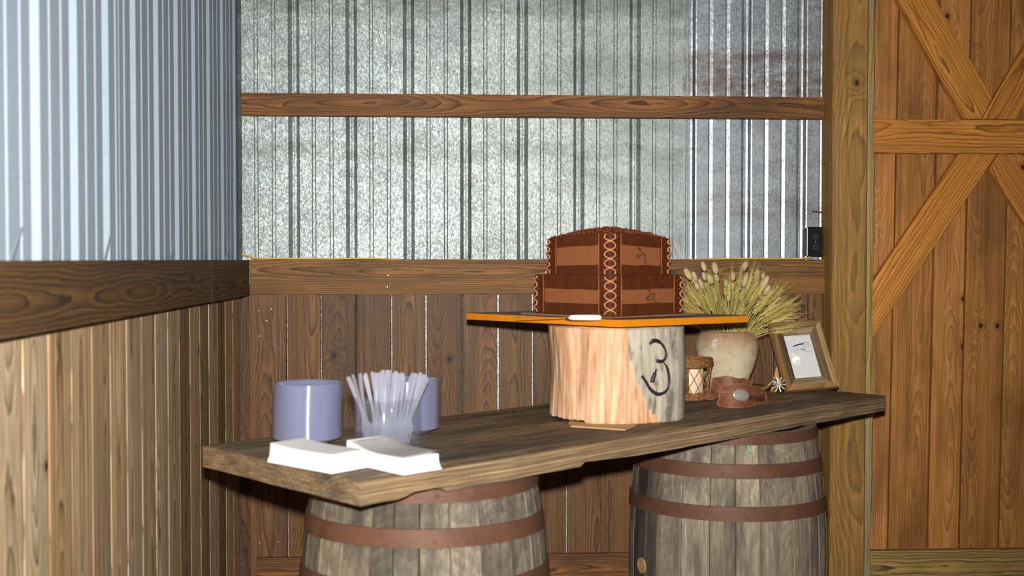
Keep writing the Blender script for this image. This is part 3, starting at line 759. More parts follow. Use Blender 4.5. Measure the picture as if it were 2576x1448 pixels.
def tier(s, z0, z1, bands, name):
    h = z1 - z0; a = s / 2; M = MC @ T(0, 0, z0)
    bm = box_bm(s, s, h, 0.004, (0, 0, h / 2), 2)
    tr = link(name, bm, M_suede, M, cake)
    # bands round the tier: three faces of chocolate strip on each side between the corner straps
    cw = 0.043
    for (b0, b1) in bands:
        for k in range(4):
            Mk = M @ RZ(k * PI / 2)
            bm = bmesh.new(); nn = 14; g = []
            for i in range(nn + 1):
                x = -a + cw * 0.8 + (s - cw * 1.6) * i / nn
                w0 = 0.0022 * noise.noise((x * 16, k * 3.1 + b0 * 40, 0)); 
                lo = b0 * h + (w0 if b0 > 0.1 else 0); hi = b1 * h + (w0 if b1 < 0.9 else 0)
                g.append([bm.verts.new((x, yy, zz)) for yy, zz in ((-a + 0.001, lo), (-a - 0.0028, lo + 0.0004), (-a - 0.0032, lo + 0.002), (-a - 0.0032, hi - 0.002), (-a - 0.0028, hi - 0.0004), (-a + 0.001, hi))])
            for i in range(nn):
                for j in range(6): bm.faces.new((g[i][j], g[i][(j + 1) % 6], g[i + 1][(j + 1) % 6], g[i + 1][j]))
            bm.faces.new(g[0]); bm.faces.new(g[-1][::-1])
            bmesh.ops.recalc_face_normals(bm, faces=bm.faces[:])
            link('band', bm, M_choc, Mk, tr)
    for k in range(4):
        Mk = M @ RZ(k * PI / 2) @ T(-a, -a, 0)        # corner at local origin, faces along +x (front) and +y (side)
        # strap wrapped round the corner
        path = [(0.0, cw), (-0.0052, cw), (-0.0052, 0.012), (-0.0035, 0.002), (0.002, -0.0035), (0.012, -0.0052), (cw, -0.0052), (cw, 0.0), (0.004, 0.002), (0.002, 0.004)]
        bm = poly_prism_bm([Vector((x, y, 0.0)) for x, y in path], Vector((0, 0, h + 0.001)))
        sp_ = link('corner_strap', bm, M_strap, Mk, tr, smooth='auto')
        for (x, y) in ((cw, -0.0052), (-0.0052, cw)):
            link('strap_rim', tube_bm([(x, y, 0.001), (x, y, h * 0.5), (x, y, h)], 0.0018, 6), M_rim, Mk, tr, smooth=True)
        # criss-cross lacing: two wavy cords that cross on the corner edge
        cyc = 2.25 if name == 'upper_tier' else 2.0
        for sg in (1, -1):
            P = []
            for i in range(49):
                f = i / 48; w = sg * 0.0165 * math.sin(PI * 2 * cyc * f + 0.9 + (0 if name == 'upper_tier' else 0.6))
                zz = 0.004 + (h - 0.008) * f
                # signed distance along the corner: + on the front face, - on the side face, rounded over the corner
                if w >= 0: b = Vector((w, -0.0075, zz))
                else: b = Vector((-0.0075, -w, zz))
                rr = 0.010
                if abs(w) < rr:
                    t_ = (w + rr) / (2 * rr); p0_, p1_, p2_ = Vector((-0.0075, rr, zz)), Vector((-0.0075, -0.0075, zz)), Vector((rr, -0.0075, zz))
                    b = p0_ * (1 - t_) ** 2 + p1_ * 2 * t_ * (1 - t_) + p2_ * t_ ** 2
                P.append(b)
            link('lacing', tube_bm(P, 0.0026, 6), M_lace, Mk, tr, smooth=True)
        # small holes' worth of grommet tips beside the lacing
        for i in range(4):
            for (x, y) in ((0.021, -0.0056), (-0.0056, 0.021)):
                zz = h * (0.14 + 0.25 * i)
                bm = box_bm(0.006, 0.006, 0.0022, 0.0008, (x, y, zz))
                link('lace_end', bm, M_rim, Mk, tr)
    return tr
Z1, Z2 = 1.3997 - CZ, 1.5315 - CZ
t1 = tier(0.333, 0.0, Z1, ((0.0, 0.29), (0.64, 1.0)), 'lower_tier')
t2 = tier(0.2765, Z1, Z2, ((0.0, 0.25), (0.73, 1.0)), 'upper_tier')
# the upper tier is a little lower at its two side corners than along the near corner
def sink(o):
    if o.type == 'MESH':
        R = MC.inverted() @ wm(o); Ri = R.inverted()
        for v in o.data.vertices:
            p = R @ v.co
            p.z = Z1 + (p.z - Z1) * (1 - 0.13 * min(1.0, abs(p.x - p.y) / 0.2765)); v.co = Ri @ p
    for c in o.children: sink(c)
# marks on the right-hand faces
def mark(tr, s, z0, strokes, uc, zc, sc):
    for st_ in strokes:
        P = [MC @ Vector((-s / 2 + uc + (x) * sc, -s / 2 - 0.0008, z0 + zc - y * sc)) for x, y in st_]
        link('brand_mark', tube_bm(smooth_pts(P, 4), 0.0019, 6), M_mark, None, tr, smooth=True)
mark(t2, 0.2765, Z1, [[(0, -90), (40, -70), (70, -20)], [(0, 10), (-12, 55), (30, 50), (60, 15), (110, 0), (150, 15)], [(140, 20), (145, 120), (170, 150)], [(20, -80), (10, -40)]], 0.126, 0.071, 0.00023)
mark(t1, 0.333, 0.0, [[(20, -110), (75, -70), (60, -20), (10, 25)], [(-10, -20), (0, 40), (40, 55), (75, 30)], [(110, 60), (112, -20), (150, -45), (175, -20), (150, 10)], [(150, 10), (180, 80)]], 0.165, 0.056, 0.00021)
# crumb topping: heaped mound with loose crumbs (nobody could count them)
bm = bmesh.new(); N = 56; s2 = 0.2765
gr_ = []
for i in range(N + 1):
    row = []
    for j in range(N + 1):
        x = (i / N - 0.5); y = (j / N - 0.5)
        edge = min(1.0, 6.0 * (0.5 - max(abs(x), abs(y))))
        z = 0.017 * edge ** 0.6 * (1 - 0.55 * (x * x + y * y) * 2) + edge * 0.006 * noise.noise((x * 30, y * 30, 0)) + edge * 0.006 * abs(noise.noise((x * 70, y * 70, 4)))
        row.append(bm.verts.new((x * (s2 - 0.004), y * (s2 - 0.004), z + 0.0005)))
    gr_.append(row)
for i in range(N):
    for j in range(N): bm.faces.new((gr_[i][j], gr_[i + 1][j], gr_[i + 1][j + 1], gr_[i][j + 1]))
for k in range(420):
    x = random.uniform(-0.5, 0.5) * 0.97; y = random.uniform(-0.5, 0.5) * 0.97
    if random.random() < 0.5:
        if random.random() < 0.5: x = random.choice((-1, 1)) * random.uniform(0.42, 0.495)
        else: y = random.choice((-1, 1)) * random.uniform(0.42, 0.495)
    edge = min(1.0, 6.0 * (0.5 - max(abs(x), abs(y))))
    z = 0.019 * edge ** 0.6 * (1 - 0.55 * (x * x + y * y) * 2)
    r = random.uniform(0.0016, 0.0045)
    m = bmesh.ops.create_icosphere(bm, subdivisions=1, radius=r, matrix=T(x * s2, y * s2, z + 0.002))
    for v in m['verts']: v.co += Vector((random.uniform(-1, 1), random.uniform(-1, 1), random.uniform(-1, 1))) * r * 0.35
cr = link('crumb_topping', bm, M_crumb, MC @ T(0, 0, Z2), cake)
sink(t2); sink(cr)
cr['kind'] = 'stuff'; cr['label'] = 'heaped chocolate crumbs'
# knife
kp = at_y(1433, 790.5, 3.345); kq = at_y(1513, 791, 3.33)
kz = 1.2795
d = (kq - kp); d.z = 0; L = d.length
MK = frame((kp.x, kp.y, kz + 0.0), d, Vector((-d.y, d.x, 0)))
kn = tag(empty('cake_knife', MK), 'cake knife with smooth white handle on the front of the cake board', 'knife')
sec = [(0, 0.0055), (0.006, 0.0075), (0.03, 0.0082), (L * 0.7, 0.0084), (L - 0.008, 0.008), (L - 0.002, 0.006), (L, 0.003)]
link('handle', tube_bm([(x, 0, 0) for x, r in sec], [r for x, r in sec], 16), plain('white_resin', srgb(238, 236, 240), 0.25), MK, kn, smooth='auto')
link('bolster', tube_bm([(-0.012, 0, 0), (-0.008, 0, 0), (-0.004, 0, 0), (0, 0, 0)], [0.003, 0.0045, 0.0045, 0.006], 12), plain('polished_steel', srgb(210, 210, 216), 0.15, 1.0), MK, kn, smooth=True)
bm = poly_prism_bm([Vector((-0.01, -0.004, 0)), Vector((-0.045, -0.011, -0.001)), Vector((-0.15, -0.012, -0.004)), Vector((-0.178, 0.004, -0.005)), Vector((-0.15, 0.008, -0.004)), Vector((-0.01, 0.006, 0))], Vector((0, 0, 0.0013)))
link('blade', bm, bpy.data.materials['polished_steel'], MK @ RZ(-0.30), kn)

# ------------------------------------------------------------------ clear plates, forks, napkins
def clear(name, tint, transp, diff, diff_col, rough, gl_fac, gl_min=0.10):
    n = Nodes(name)
    tr = n.new('ShaderNodeBsdfTransparent', {'Color': tint}); df = n.new('ShaderNodeBsdfDiffuse', {'Color': diff_col})
    tl = n.new('ShaderNodeBsdfTranslucent', {'Color': diff_col}); gl = n.new('ShaderNodeBsdfGlossy', {'Color': (1, 1, 1, 1), 'Roughness': rough})
    d2 = n.new('ShaderNodeMixShader', {0: 0.35, 1: df.outputs[0], 2: tl.outputs[0]})
    m1 = n.new('ShaderNodeMixShader', {0: diff, 1: tr.outputs[0], 2: d2.outputs[0]})
    lw = n.math('POWER', n.new('ShaderNodeLayerWeight', {'Blend': 0.5}).outputs['Facing'], 3.0)
    m2 = n.new('ShaderNodeMixShader', {0: n.math('MINIMUM', n.math('ADD', n.math('MULTIPLY', lw, 0.5), gl_min), gl_fac), 1: m1.outputs[0], 2: gl.outputs[0]})
    n.set(n.out.inputs['Surface'], m2.outputs[0])
    return n.mat
M_plate = clear('clear_lavender_plastic', srgb(226, 226, 244), 0.5, 0.72, srgb(188, 190, 228), 0.13, 0.36, 0.17)
M_fork = clear('clear_plastic', srgb(248, 248, 254), 0.6, 0.24, srgb(244, 244, 255), 0.09, 0.5, 0.14)
M_glass = clear('clear_glass', srgb(250, 251, 252), 0.9, 0.03, srgb(236, 238, 246), 0.07, 0.6, 0.05)
R_ = 0.0905
prof = [(0, 0), (0.055, 0), (0.062, 0.0015), (0.076, 0.011), (0.084, 0.0150), (R_ - 0.0004, 0.0158), (R_, 0.0165), (R_, 0.0174), (R_ - 0.0007, 0.0181), (0.083, 0.0165), (0.074, 0.0124), (0.061, 0.0028), (0.054, 0.0012), (0, 0.0012)]
plate_me = None
def plates(cx, cy_, n, pitch, label, group, lean):
    global plate_me
    for k in range(n):
        f = k / n
        M = T(cx + lean[0] * f * f + random.uniform(-0.0004, 0.0004), cy_ + lean[1] * f * f, ZT + 0.0015 + k * pitch) @ RZ(random.uniform(0, 6))
        if plate_me is None:
            o = link('plate', lathe_bm(prof, 56), M_plate, M, smooth=True); plate_me = o.data
        else: o = link('plate', plate_me, None, M)
        tag(o, label, 'plate', group)
plates(-0.383, 3.085, 50, 0.0029, 'clear lavender plastic plate in the stack nearest the left wall', 'plates in the left stack', (0.004, 0.0))
plates(-0.125, 3.25, 47, 0.0029, 'clear lavender plastic plate in the stack behind the fork holder', 'plates in the rear stack', (0.002, 0.0))
# square glass holder
GC = Vector((-0.163, 2.97, ZT)); ga = math.radians(40); gs, gh = 0.129, 0.131
def rsq(h_, r, z, seg=5):
    out = []
    for cxs, cys, a0_ in ((1, 1, 0), (-1, 1, PI / 2), (-1, -1, PI), (1, -1, 1.5 * PI)):
        for k in range(seg + 1):
            a = a0_ + PI / 2 * k / seg
            out.append((cxs * (h_ - r) + r * math.cos(a), cys * (h_ - r) + r * math.sin(a), z))
    return out
loops = [rsq(gs / 2 - 0.003, 0.012, 0.0), rsq(gs / 2, 0.014, 0.004), rsq(gs / 2, 0.014, gh - 0.002), rsq(gs / 2 - 0.001, 0.013, gh), rsq(gs / 2 - 0.004, 0.010, gh), rsq(gs / 2 - 0.005, 0.009, gh - 0.002), rsq(gs / 2 - 0.005, 0.009, 0.016), rsq(gs / 2 - 0.012, 0.008, 0.012)]
bm = bmesh.new(); L_ = [[bm.verts.new(p) for p in lp] for lp in loops]
for a, b in zip(L_, L_[1:]):
    for k in range(len(a)): bm.faces.new((a[k], a[(k + 1) % len(a)], b[(k + 1) % len(a)], b[k]))
bm.faces.new(L_[0][::-1]); bm.faces.new(L_[-1]); bmesh.ops.recalc_face_normals(bm, faces=bm.faces[:])
tag(link('fork_holder', bm, M_glass, T(GC.x, GC.y, ZT + 0.0015) @ RZ(ga), smooth='auto'), 'square clear glass vase holding plastic forks on the tabletop', 'vase')
# fork, tines down: s runs from the handle tip (0) to the tine tips
FL = 0.185
secs = [(0.0, 0.0028), (0.003, 0.0052), (0.02, 0.0058), (0.06, 0.0046), (0.10, 0.0038), (0.118, 0.0042), (0.128, 0.006), (0.136, 0.0105), (0.146, 0.0122)]
tines = [(0.150, 0.0124), (0.165, 0.0122), (0.180, 0.0115), (FL, 0.0108)]
xs = [-1, -0.64, -0.45, -0.10, 0.10, 0.45, 0.64, 1]
bm = bmesh.new()
def bend(s): return 0.006 * math.sin(s / FL * PI) + (0.008 * ((s - 0.12) / 0.065) ** 2 if s > 0.12 else 0)
allr = secs + tines; G = []
for s, w in allr:
    G.append([[bm.verts.new((xk * w, bend(s) + o_, -s)) for xk in xs] for o_ in (0.0, -0.0018 if s < FL - 0.001 else -0.001)])
def cell(i, j): return not (i >= len(secs) - 1 and j in (1, 3, 5))
for i in range(len(allr) - 1):
    for j in range(7):
        if not cell(i, j): continue
        f_, b_ = 0, 1
        bm.faces.new((G[i][f_][j], G[i][f_][j + 1], G[i + 1][f_][j + 1], G[i + 1][f_][j]))
        bm.faces.new((G[i][b_][j + 1], G[i][b_][j], G[i + 1][b_][j], G[i + 1][b_][j + 1]))
        if j == 0 or not cell(i, j - 1): bm.faces.new((G[i][0][j], G[i + 1][0][j], G[i + 1][1][j], G[i][1][j]))
        if j == 6 or not cell(i, j + 1): bm.faces.new((G[i][0][j + 1], G[i][1][j + 1], G[i + 1][1][j + 1], G[i + 1][0][j + 1]))
        if i == 0: bm.faces.new((G[0][0][j], G[0][1][j], G[0][1][j + 1], G[0][0][j + 1]))
        if i == len(allr) - 2 or not cell(i + 1, j): bm.faces.new((G[i + 1][0][j], G[i + 1][0][j + 1], G[i + 1][1][j + 1], G[i + 1][1][j]))
        if i > 0 and not cell(i - 1, j): bm.faces.new((G[i][0][j], G[i][1][j], G[i][1][j + 1], G[i][0][j + 1]))
loose = [v for v in bm.verts if not v.link_faces]
for v in loose: bm.verts.remove(v)
bmesh.ops.recalc_face_normals(bm, faces=bm.faces[:])
fork_me = None
tips = [(888, 942, 2.94), (905, 940, 2.955), (921, 946, 2.965), (938, 943, 2.985)]
spec = []
for u, v, y in tips:
    tp_ = at_y(u, v, y); spec.append((tp_, Vector((GC.x - 0.052 + (u - 888) * 0.0007, y - 0.005, ZT + 0.016))))
rnd = random.Random(5)
for k in range(24):
    a = rnd.uniform(0, 2 * PI); rr = math.sqrt(rnd.random())
    bx = Vector((GC.x, GC.y, ZT + 0.017)) + Vector((math.cos(a) * 0.043 * rr + 0.004, math.sin(a) * 0.043 * rr, 0))
    tdir = Vector((math.cos(a) * 0.055 * rr + rnd.uniform(-0.03, 0.04), math.sin(a) * 0.05 * rr + rnd.uniform(-0.02, 0.02), 0))
    tp_ = bx + Vector((tdir.x, tdir.y, math.sqrt(max(0.01, FL ** 2 - tdir.x ** 2 - tdir.y ** 2)) + rnd.uniform(-0.004, 0.016)))
    spec.append((tp_, bx))
for i, (tp_, bs) in enumerate(spec):
    dz = (tp_ - bs).normalized(); side = Vector((math.cos(rnd.uniform(-0.5, 0.5) if i > 3 else -1.1), math.sin(rnd.uniform(-0.7, 0.7)), 0))
    ex = (side - dz * side.dot(dz)).normalized(); ey = dz.cross(ex)
    M = Matrix((ex, ey, dz)).transposed().to_4x4(); M.translation = bs + dz * FL
    if fork_me is None:
        o = link('plastic_fork', bm, M_fork, M, smooth='auto'); fork_me = o.data
    else: o = link('plastic_fork', fork_me, None, M)
    if i < 4: tag(o, 'clear plastic fork in the splayed row leaning left out of the glass vase', 'fork', 'forks leaning left in the glass vase')
    else: tag(o, 'clear plastic fork in the dense clump filling the glass vase', 'fork', 'forks clumped in the glass vase')
# napkin stacks
n = Nodes('white_paper'); n.base(srgb(240, 238, 236), 0.9, 0, 0.1)
_tc = n.new('ShaderNodeTexCoord').outputs['Object']; n.bump(n.noise(_tc, 300.0, 2.0).outputs[0], 0.15, 0.0005)
M_paper = n.mat
def napkin_stack(name, near, ang_, lx, ly, h, curl, dip, label):
    """near: near bottom corner; long side along ang_, short side along ang_-90deg"""
    bm = bmesh.new(); layers = 22; nx, ny = 12, 6; rings = []
    def bendz(x, z): 
        f = x / lx
        return (z / h) * (curl * max(0, f - 0.45) ** 2 * 4 - dip * math.sin(f * PI))
    def ring(z, ins):
        P = []
        for i in range(nx): P.append((ins + (lx - 2 * ins) * i / nx, ins))
        for j in range(ny): P.append((lx - ins, ins + (ly - 2 * ins) * j / ny))
        for i in range(nx): P.append((lx - ins - (lx - 2 * ins) * i / nx, ly - ins))
        for j in range(ny): P.append((ins, ly - ins - (ly - 2 * ins) * j / ny))
        return [bm.verts.new((x + 0.02 * bendz(x, z), y, z + bendz(x, z))) for x, y in P]
    for k in range(layers):
        z0 = h * k / layers; z1 = h * (k + 0.75) / layers; j = random.uniform(0, 0.0012)
        spread = 0.006 * (1 - k / layers) ** 3
        rings.append(ring(z0, 0.0012 + j - spread)); rings.append(ring(z1, 0.0003 + j - spread))
    rings.append(ring(h, 0.002))
    for a, b in zip(rings, rings[1:]):
        for k in range(len(a)): bm.faces.new((a[k], a[(k + 1) % len(a)], b[(k + 1) % len(a)], b[k]))
    # top grid
    top_ = rings[-1]; bm.faces.new(rings[0][::-1])
    gt = [[None] * (ny + 1) for _ in range(nx + 1)]
    for i in range(nx): gt[i][0] = top_[i]
    for j in range(ny): gt[nx][j] = top_[nx + j]
    for i in range(nx): gt[nx - i][ny] = top_[nx + ny + i]
    for j in range(ny): gt[0][ny - j] = top_[2 * nx + ny + j]
    for i in range(1, nx):
        for j in range(1, ny):
            x = 0.002 + (lx - 0.004) * i / nx; y = 0.002 + (ly - 0.004) * j / ny
            gt[i][j] = bm.verts.new((x + 0.02 * bendz(x, h), y, h + bendz(x, h) + 0.0005))
    for i in range(nx):
        for j in range(ny): bm.faces.new((gt[i][j], gt[i + 1][j], gt[i + 1][j + 1], gt[i][j + 1]))
    bmesh.ops.recalc_face_normals(bm, faces=bm.faces[:])
    M = frame((near[0], near[1], ZT + 0.002), (math.cos(ang_), math.sin(ang_), 0), (math.sin(ang_), -math.cos(ang_), 0))
    # keep z up
    ex = Vector((math.cos(ang_), math.sin(ang_), 0)); ey = Vector((math.sin(ang_), -math.cos(ang_), 0))
    M = Matrix((ex, ey, Vector((0, 0, 1)))).transposed().to_4x4(); M.translation = Vector((near[0], near[1], ZT + 0.002))
    o = link(name, bm, M_paper, M)
    tag(o, label, 'napkins'); return M
napkin_stack('napkin_stack', (-0.272, 2.629), math.radians(136.5), 0.226, 0.104, 0.0425, 0.004, 0.0012, 'stack of white paper napkins in front of the left plate stack')
MN = napkin_stack('napkin_stack', (-0.108, 2.604), math.radians(130), 0.225, 0.104, 0.037, 0.014, 0.002, 'stack of white paper napkins in front of the fork vase, right of the other')
bm = bmesh.new(); g = []
for i in range(13):
    row = []
    for j in range(7):
        x = 0.0 + 0.2 * i / 12; y = 0.0 + 0.134 * j / 6; f = x / 0.215
        z = 0.0385 + (0.016 * max(0, f - 0.45) ** 2 * 4 - 0.003 * math.sin(f * PI)) + 0.0014 + (0.0015 - 0.006 * max(0, (y - 0.108) / 0.03) if y > 0.1 else 0)
        row.append(bm.verts.new((x + 0.02 * y / 0.13, y, z)))
    g.append(row)
for i in range(12):
    for j in range(6): bm.faces.new((g[i][j], g[i + 1][j], g[i + 1][j + 1], g[i][j + 1]))
gg = bmesh.ops.solidify(bm, geom=bm.faces[:], thickness=0.0012)
bmesh.ops.recalc_face_normals(bm, faces=bm.faces[:])
tag(link('napkin', bm, M_paper, MN, smooth='auto'), 'loose white napkin slipping off the top of the right napkin stack', 'napkin')

# ------------------------------------------------------------------ lantern basket with candle
LC = Vector((0.837, 4.0, ZT + 0.0015))
M_reed = Nodes('brown_reed'); _tc = M_reed.new('ShaderNodeTexCoord').outputs['Object']
M_reed.base(M_reed.ramp(M_reed.noise(_tc, 120.0, 3.0, 0.7).outputs[0], [(0.3, srgb(92, 58, 26)), (0.6, srgb(146, 100, 48)), (0.75, srgb(172, 126, 66))]), 0.65); M_reed = M_reed.mat
lan = tag(empty('candle_lantern', T(*LC)), 'woven brown reed lantern with diamond lattice beside the log', 'lantern')
R0, R1, LH = 0.058, 0.074, 0.139
for nm, zs, base in (('top_rim', (0.116, 0.139), R1), ('base_ring', (0.0, 0.020), R0)):
    bm = bmesh.new()
    for k in range(5):
        z = zs[0] + (zs[1] - zs[0]) * k / 4
        P = []
        for i in range(60):
            a = 2 * PI * i / 60
            r = base + (0.002 if k in (1, 3) else 0) + 0.003 * math.sin(a * 9 + k * 2.1) + 0.0012 * noise.noise((a * 3, k, 0))
            P.append(Vector((r * math.cos(a), r * math.sin(a), z + 0.002 * math.sin(a * 9 + k * 1.3 + 1))))
        P.append(P[0].copy())
        tube_into(bm, P, 0.0042, 6)
    o = link(nm, bm, M_reed, wm(lan), lan, smooth=True); o['kind'] = 'stuff'
for k in range(12):
    for sg in (1, -1):
        a0_ = 2 * PI * k / 12
        P = [Vector(((R0 + (R1 - R0) * f) * math.cos(a0_ + sg * f * 0.95), (R0 + (R1 - R0) * f) * math.sin(a0_ + sg * f * 0.95), 0.012 + 0.11 * f)) for f in [i / 8 for i in range(9)]]
        link('lattice_reed', tube_bm(P, 0.0013, 6), M_reed, wm(lan), lan, smooth=True)
for a0_ in (-0.35, 1.2, 2.8, 4.35):
    P = [Vector(((R0 + (R1 - R0) * f) * math.cos(a0_), (R0 + (R1 - R0) * f) * math.sin(a0_), 0.005 + 0.125 * f)) for f in (0, 0.5, 1)]
    bm = bmesh.new()
    for dx in (-0.004, 0.003): tube_into(bm, [p + Vector((-math.sin(a0_) * dx, math.cos(a0_) * dx, 0)) for p in P], 0.0038, 6)
    o = link('upright', bm, M_reed, wm(lan), lan, smooth=True); o['kind'] = 'stuff'
nwx = Nodes('ivory_wax'); nwx.base(srgb(240, 208, 182), 0.45, 0, 0.3)
nwx.set(nwx.bsdf.inputs['Subsurface Weight'], 0.4); nwx.set(nwx.bsdf.inputs['Subsurface Radius'], (0.03, 0.015, 0.008)); nwx.set(nwx.bsdf.inputs['Subsurface Scale'], 0.3)
cdl = tag(empty('pillar_candle', T(LC.x, LC.y, LC.z + 0.004)), 'cream pillar candle standing inside the reed lantern', 'candle')
link('wax', lathe_bm([(0, 0.0), (0.045, 0.0), (0.0465, 0.002), (0.0465, 0.098), (0.0445, 0.102), (0.030, 0.098), (0, 0.096)], 40), nwx.mat, wm(cdl), cdl, smooth='auto')
link('wick', tube_bm([(0, 0, 0.094), (0.001, 0, 0.102), (0.003, 0, 0.108)], 0.001, 6), M_char, wm(cdl), cdl)

# ------------------------------------------------------------------ clay pot
PC = Vector((1.0415, 4.305, ZT + 0.0015))
n = Nodes('old_clay'); tc = n.new('ShaderNodeTexCoord').outputs['Object']
a_ = n.noise(tc, 9.0, 5.0, 0.65).outputs[0]; b_ = n.noise(n.vadd(tc, (3, 1, 2)), 26.0, 5.0, 0.7).outputs[0]
c = n.ramp(a_, [(0.3, srgb(196, 172, 138)), (0.5, srgb(204, 190, 156)), (0.7, srgb(214, 202, 172))])
sz = n.new('ShaderNodeSeparateXYZ', {0: tc}).outputs[2]
c = n.mix(n.math('MULTIPLY', n.maprange(n.math('ADD', sz, n.math('MULTIPLY', b_, 0.09)), 0.17, 0.25), 0.9), c, srgb(158, 118, 90))
c = n.mix(n.math('MULTIPLY', n.maprange(b_, 0.56, 0.7), 0.4), c, srgb(140, 112, 84))
c = n.mix(n.maprange(n.noise(n.vadd(tc, (7, 7, 1)), 14.0, 4.0, 0.6).outputs[0], 0.66, 0.7, 0, 0.7), c, srgb(232, 236, 226))
n.base(c, 0.85, 0, 0.2); n.bump(b_, 0.35, 0.004)
prof = [(0, 0.0), (0.066, 0.0), (0.073, 0.006), (0.088, 0.045), (0.104, 0.09), (0.114, 0.125), (0.1185, 0.155), (0.116, 0.182), (0.108, 0.203), (0.101, 0.214), (0.096, 0.218), (0.090, 0.215), (0.090, 0.20), (0.102, 0.17), (0.104, 0.14), (0.09, 0.08), (0.06, 0.012), (0, 0.010)]
bm = lathe_bm(prof, 64)
for v in bm.verts: v.co += Vector((v.co.x, v.co.y, 0)).normalized() * 0.0016 * noise.noise((v.co.x * 14, v.co.y * 14, v.co.z * 14)) if v.co.xy.length > 0.01 else Vector()
tag(link('clay_pot', bm, n.mat, T(*PC), smooth=True), 'old round cream clay pot filled with dried grasses', 'pot')
# ------------------------------------------------------------------ dried grasses
M_wheat = Nodes('dry_wheat'); _oi = M_wheat.new('ShaderNodeObjectInfo'); _tc = M_wheat.new('ShaderNodeTexCoord').outputs['Object']
M_wheat.base(M_wheat.mix(1.0, M_wheat.ramp(M_wheat.noise(_tc, 160.0, 2.0, 0.6).outputs[0], [(0.3, srgb(168, 150, 78)), (0.7, srgb(222, 202, 132))]), _oi.outputs['Color'], 'MULTIPLY'), 0.65, 0, 0.25)
M_wheat = M_wheat.mat
M_tail = Nodes('bunny_tail_fluff'); _oi = M_tail.new('ShaderNodeObjectInfo'); _tc = M_tail.new('ShaderNodeTexCoord').outputs['Object']
_n = M_tail.noise(M_tail.vmul(_tc, (600, 600, 160)), 1.0, 3.0, 0.7).outputs[0]
M_tail.base(M_tail.mix(1.0, M_tail.ramp(_n, [(0.3, srgb(186, 166, 124)), (0.7, srgb(226, 208, 168))]), _oi.outputs['Color'], 'MULTIPLY'), 0.9, 0, 0.1); M_tail.bump(_n, 0.8, 0.002)
M_tail = M_tail.mat
def ear_bm(seed):
    """wheat ear along +z from the origin, with kernels in two rows and long awns"""
    rn = random.Random(seed); bm = bmesh.new(); Le = rn.uniform(0.058, 0.075)
    tube_into(bm, [(0, 0, -0.004), (0, 0, Le * 0.5), (0, 0, Le)], [0.0016, 0.0015, 0.0008], 5)
    nk = 9
    for i in range(nk):
        for sg in (1, -1):
            z = Le * (i + (0.5 if sg < 0 else 0)) / nk
            base = Vector((sg * 0.0012, 0, z)); tip = base + Vector((sg * 0.0042, rn.uniform(-0.002, 0.002), 0.0115))
            w = 0.0024 * (1 - 0.35 * i / nk)
            tube_into(bm, [base, base.lerp(tip, 0.45), tip], [w * 0.5, w, w * 0.25], 5)
            aw = tip + Vector((sg * rn.uniform(0.006, 0.016), rn.uniform(-0.010, 0.010), rn.uniform(0.035, 0.06)))
            tube_into(bm, [tip, aw], [0.00042, 0.00015], 3)
    return bm
ears = []
for k in range(4):
    me = bpy.data.meshes.new('ear'); b = ear_bm(k); b.to_mesh(me); b.free(); me.materials.append(M_wheat)
    ears.append(me)
rnd = random.Random(21)
mouth = Vector((PC.x, PC.y, ZT + 0.205))
def stalk_path(root, tip, dirn):
    mid = root.lerp(tip, 0.55) + Vector((0, 0, 0.018))
    return smooth_pts([root, root.lerp(mid, 0.5) + Vector((0, 0, 0.008)), mid, tip], 4)
cnt = 0; tries = 0
while cnt < 190 and tries < 4000:
    tries += 1
    az = rnd.uniform(0, 2 * PI); el = math.radians(rnd.choice((rnd.uniform(2, 40), rnd.uniform(15, 62), rnd.uniform(-14, 25))))
    dr = Vector((math.cos(az) * math.cos(el), math.sin(az) * math.cos(el), math.sin(el)))
    ln = rnd.uniform(0.13, 0.205) * (1.0 if dr.x > -0.2 else 0.82)
    if el < 0 and not (-1.9 < az - 2 * PI * (az > PI) < 0.2): continue
    tip_b = mouth + Vector((0, 0, 0.012)) + dr * ln
    end = tip_b + dr * 0.105
    if end.y > 4.56 or tip_b.y > 4.53: continue
    if end.x < 0.80 or (end.x < 0.93 and end.y < 4.12): continue
    if end.x > 1.36 and end.y > 4.40: continue
    if dr.y < -0.75 and el < 0.4: continue
    # the frame stands to the right: stay above its face
    if end.x > 1.16 and end.z < 1.165: continue
    root = mouth + Vector((dr.x * 0.055, dr.y * 0.055, -0.05 + rnd.uniform(-0.02, 0.0)))
    P = stalk_path(root, tip_b, dr)
    sh = rnd.uniform(0.8, 1.12); col = (sh, sh * rnd.uniform(0.95, 1.05), sh * rnd.uniform(0.8, 1.0), 1)
    o = tag(empty('wheat_stalk', T(*root)), 'dried yellow-green wheat stalk fanning out of the clay pot', 'wheat', 'wheat stalks in the clay pot')
    link('stem', tube_bm(P, 0.0011, 5), M_wheat, Matrix.Identity(4), o, col, smooth=True)
    tdir = (P[-1] - P[-2]).normalized().lerp(dr, 0.5).normalized()
    Mq = tdir.to_track_quat('Z', 'Y').to_matrix().to_4x4() @ RZ(rnd.uniform(0, 6)); Mq.translation = tip_b
    link('ear', rnd.choice(ears), None, Mq, o, col)
    cnt += 1
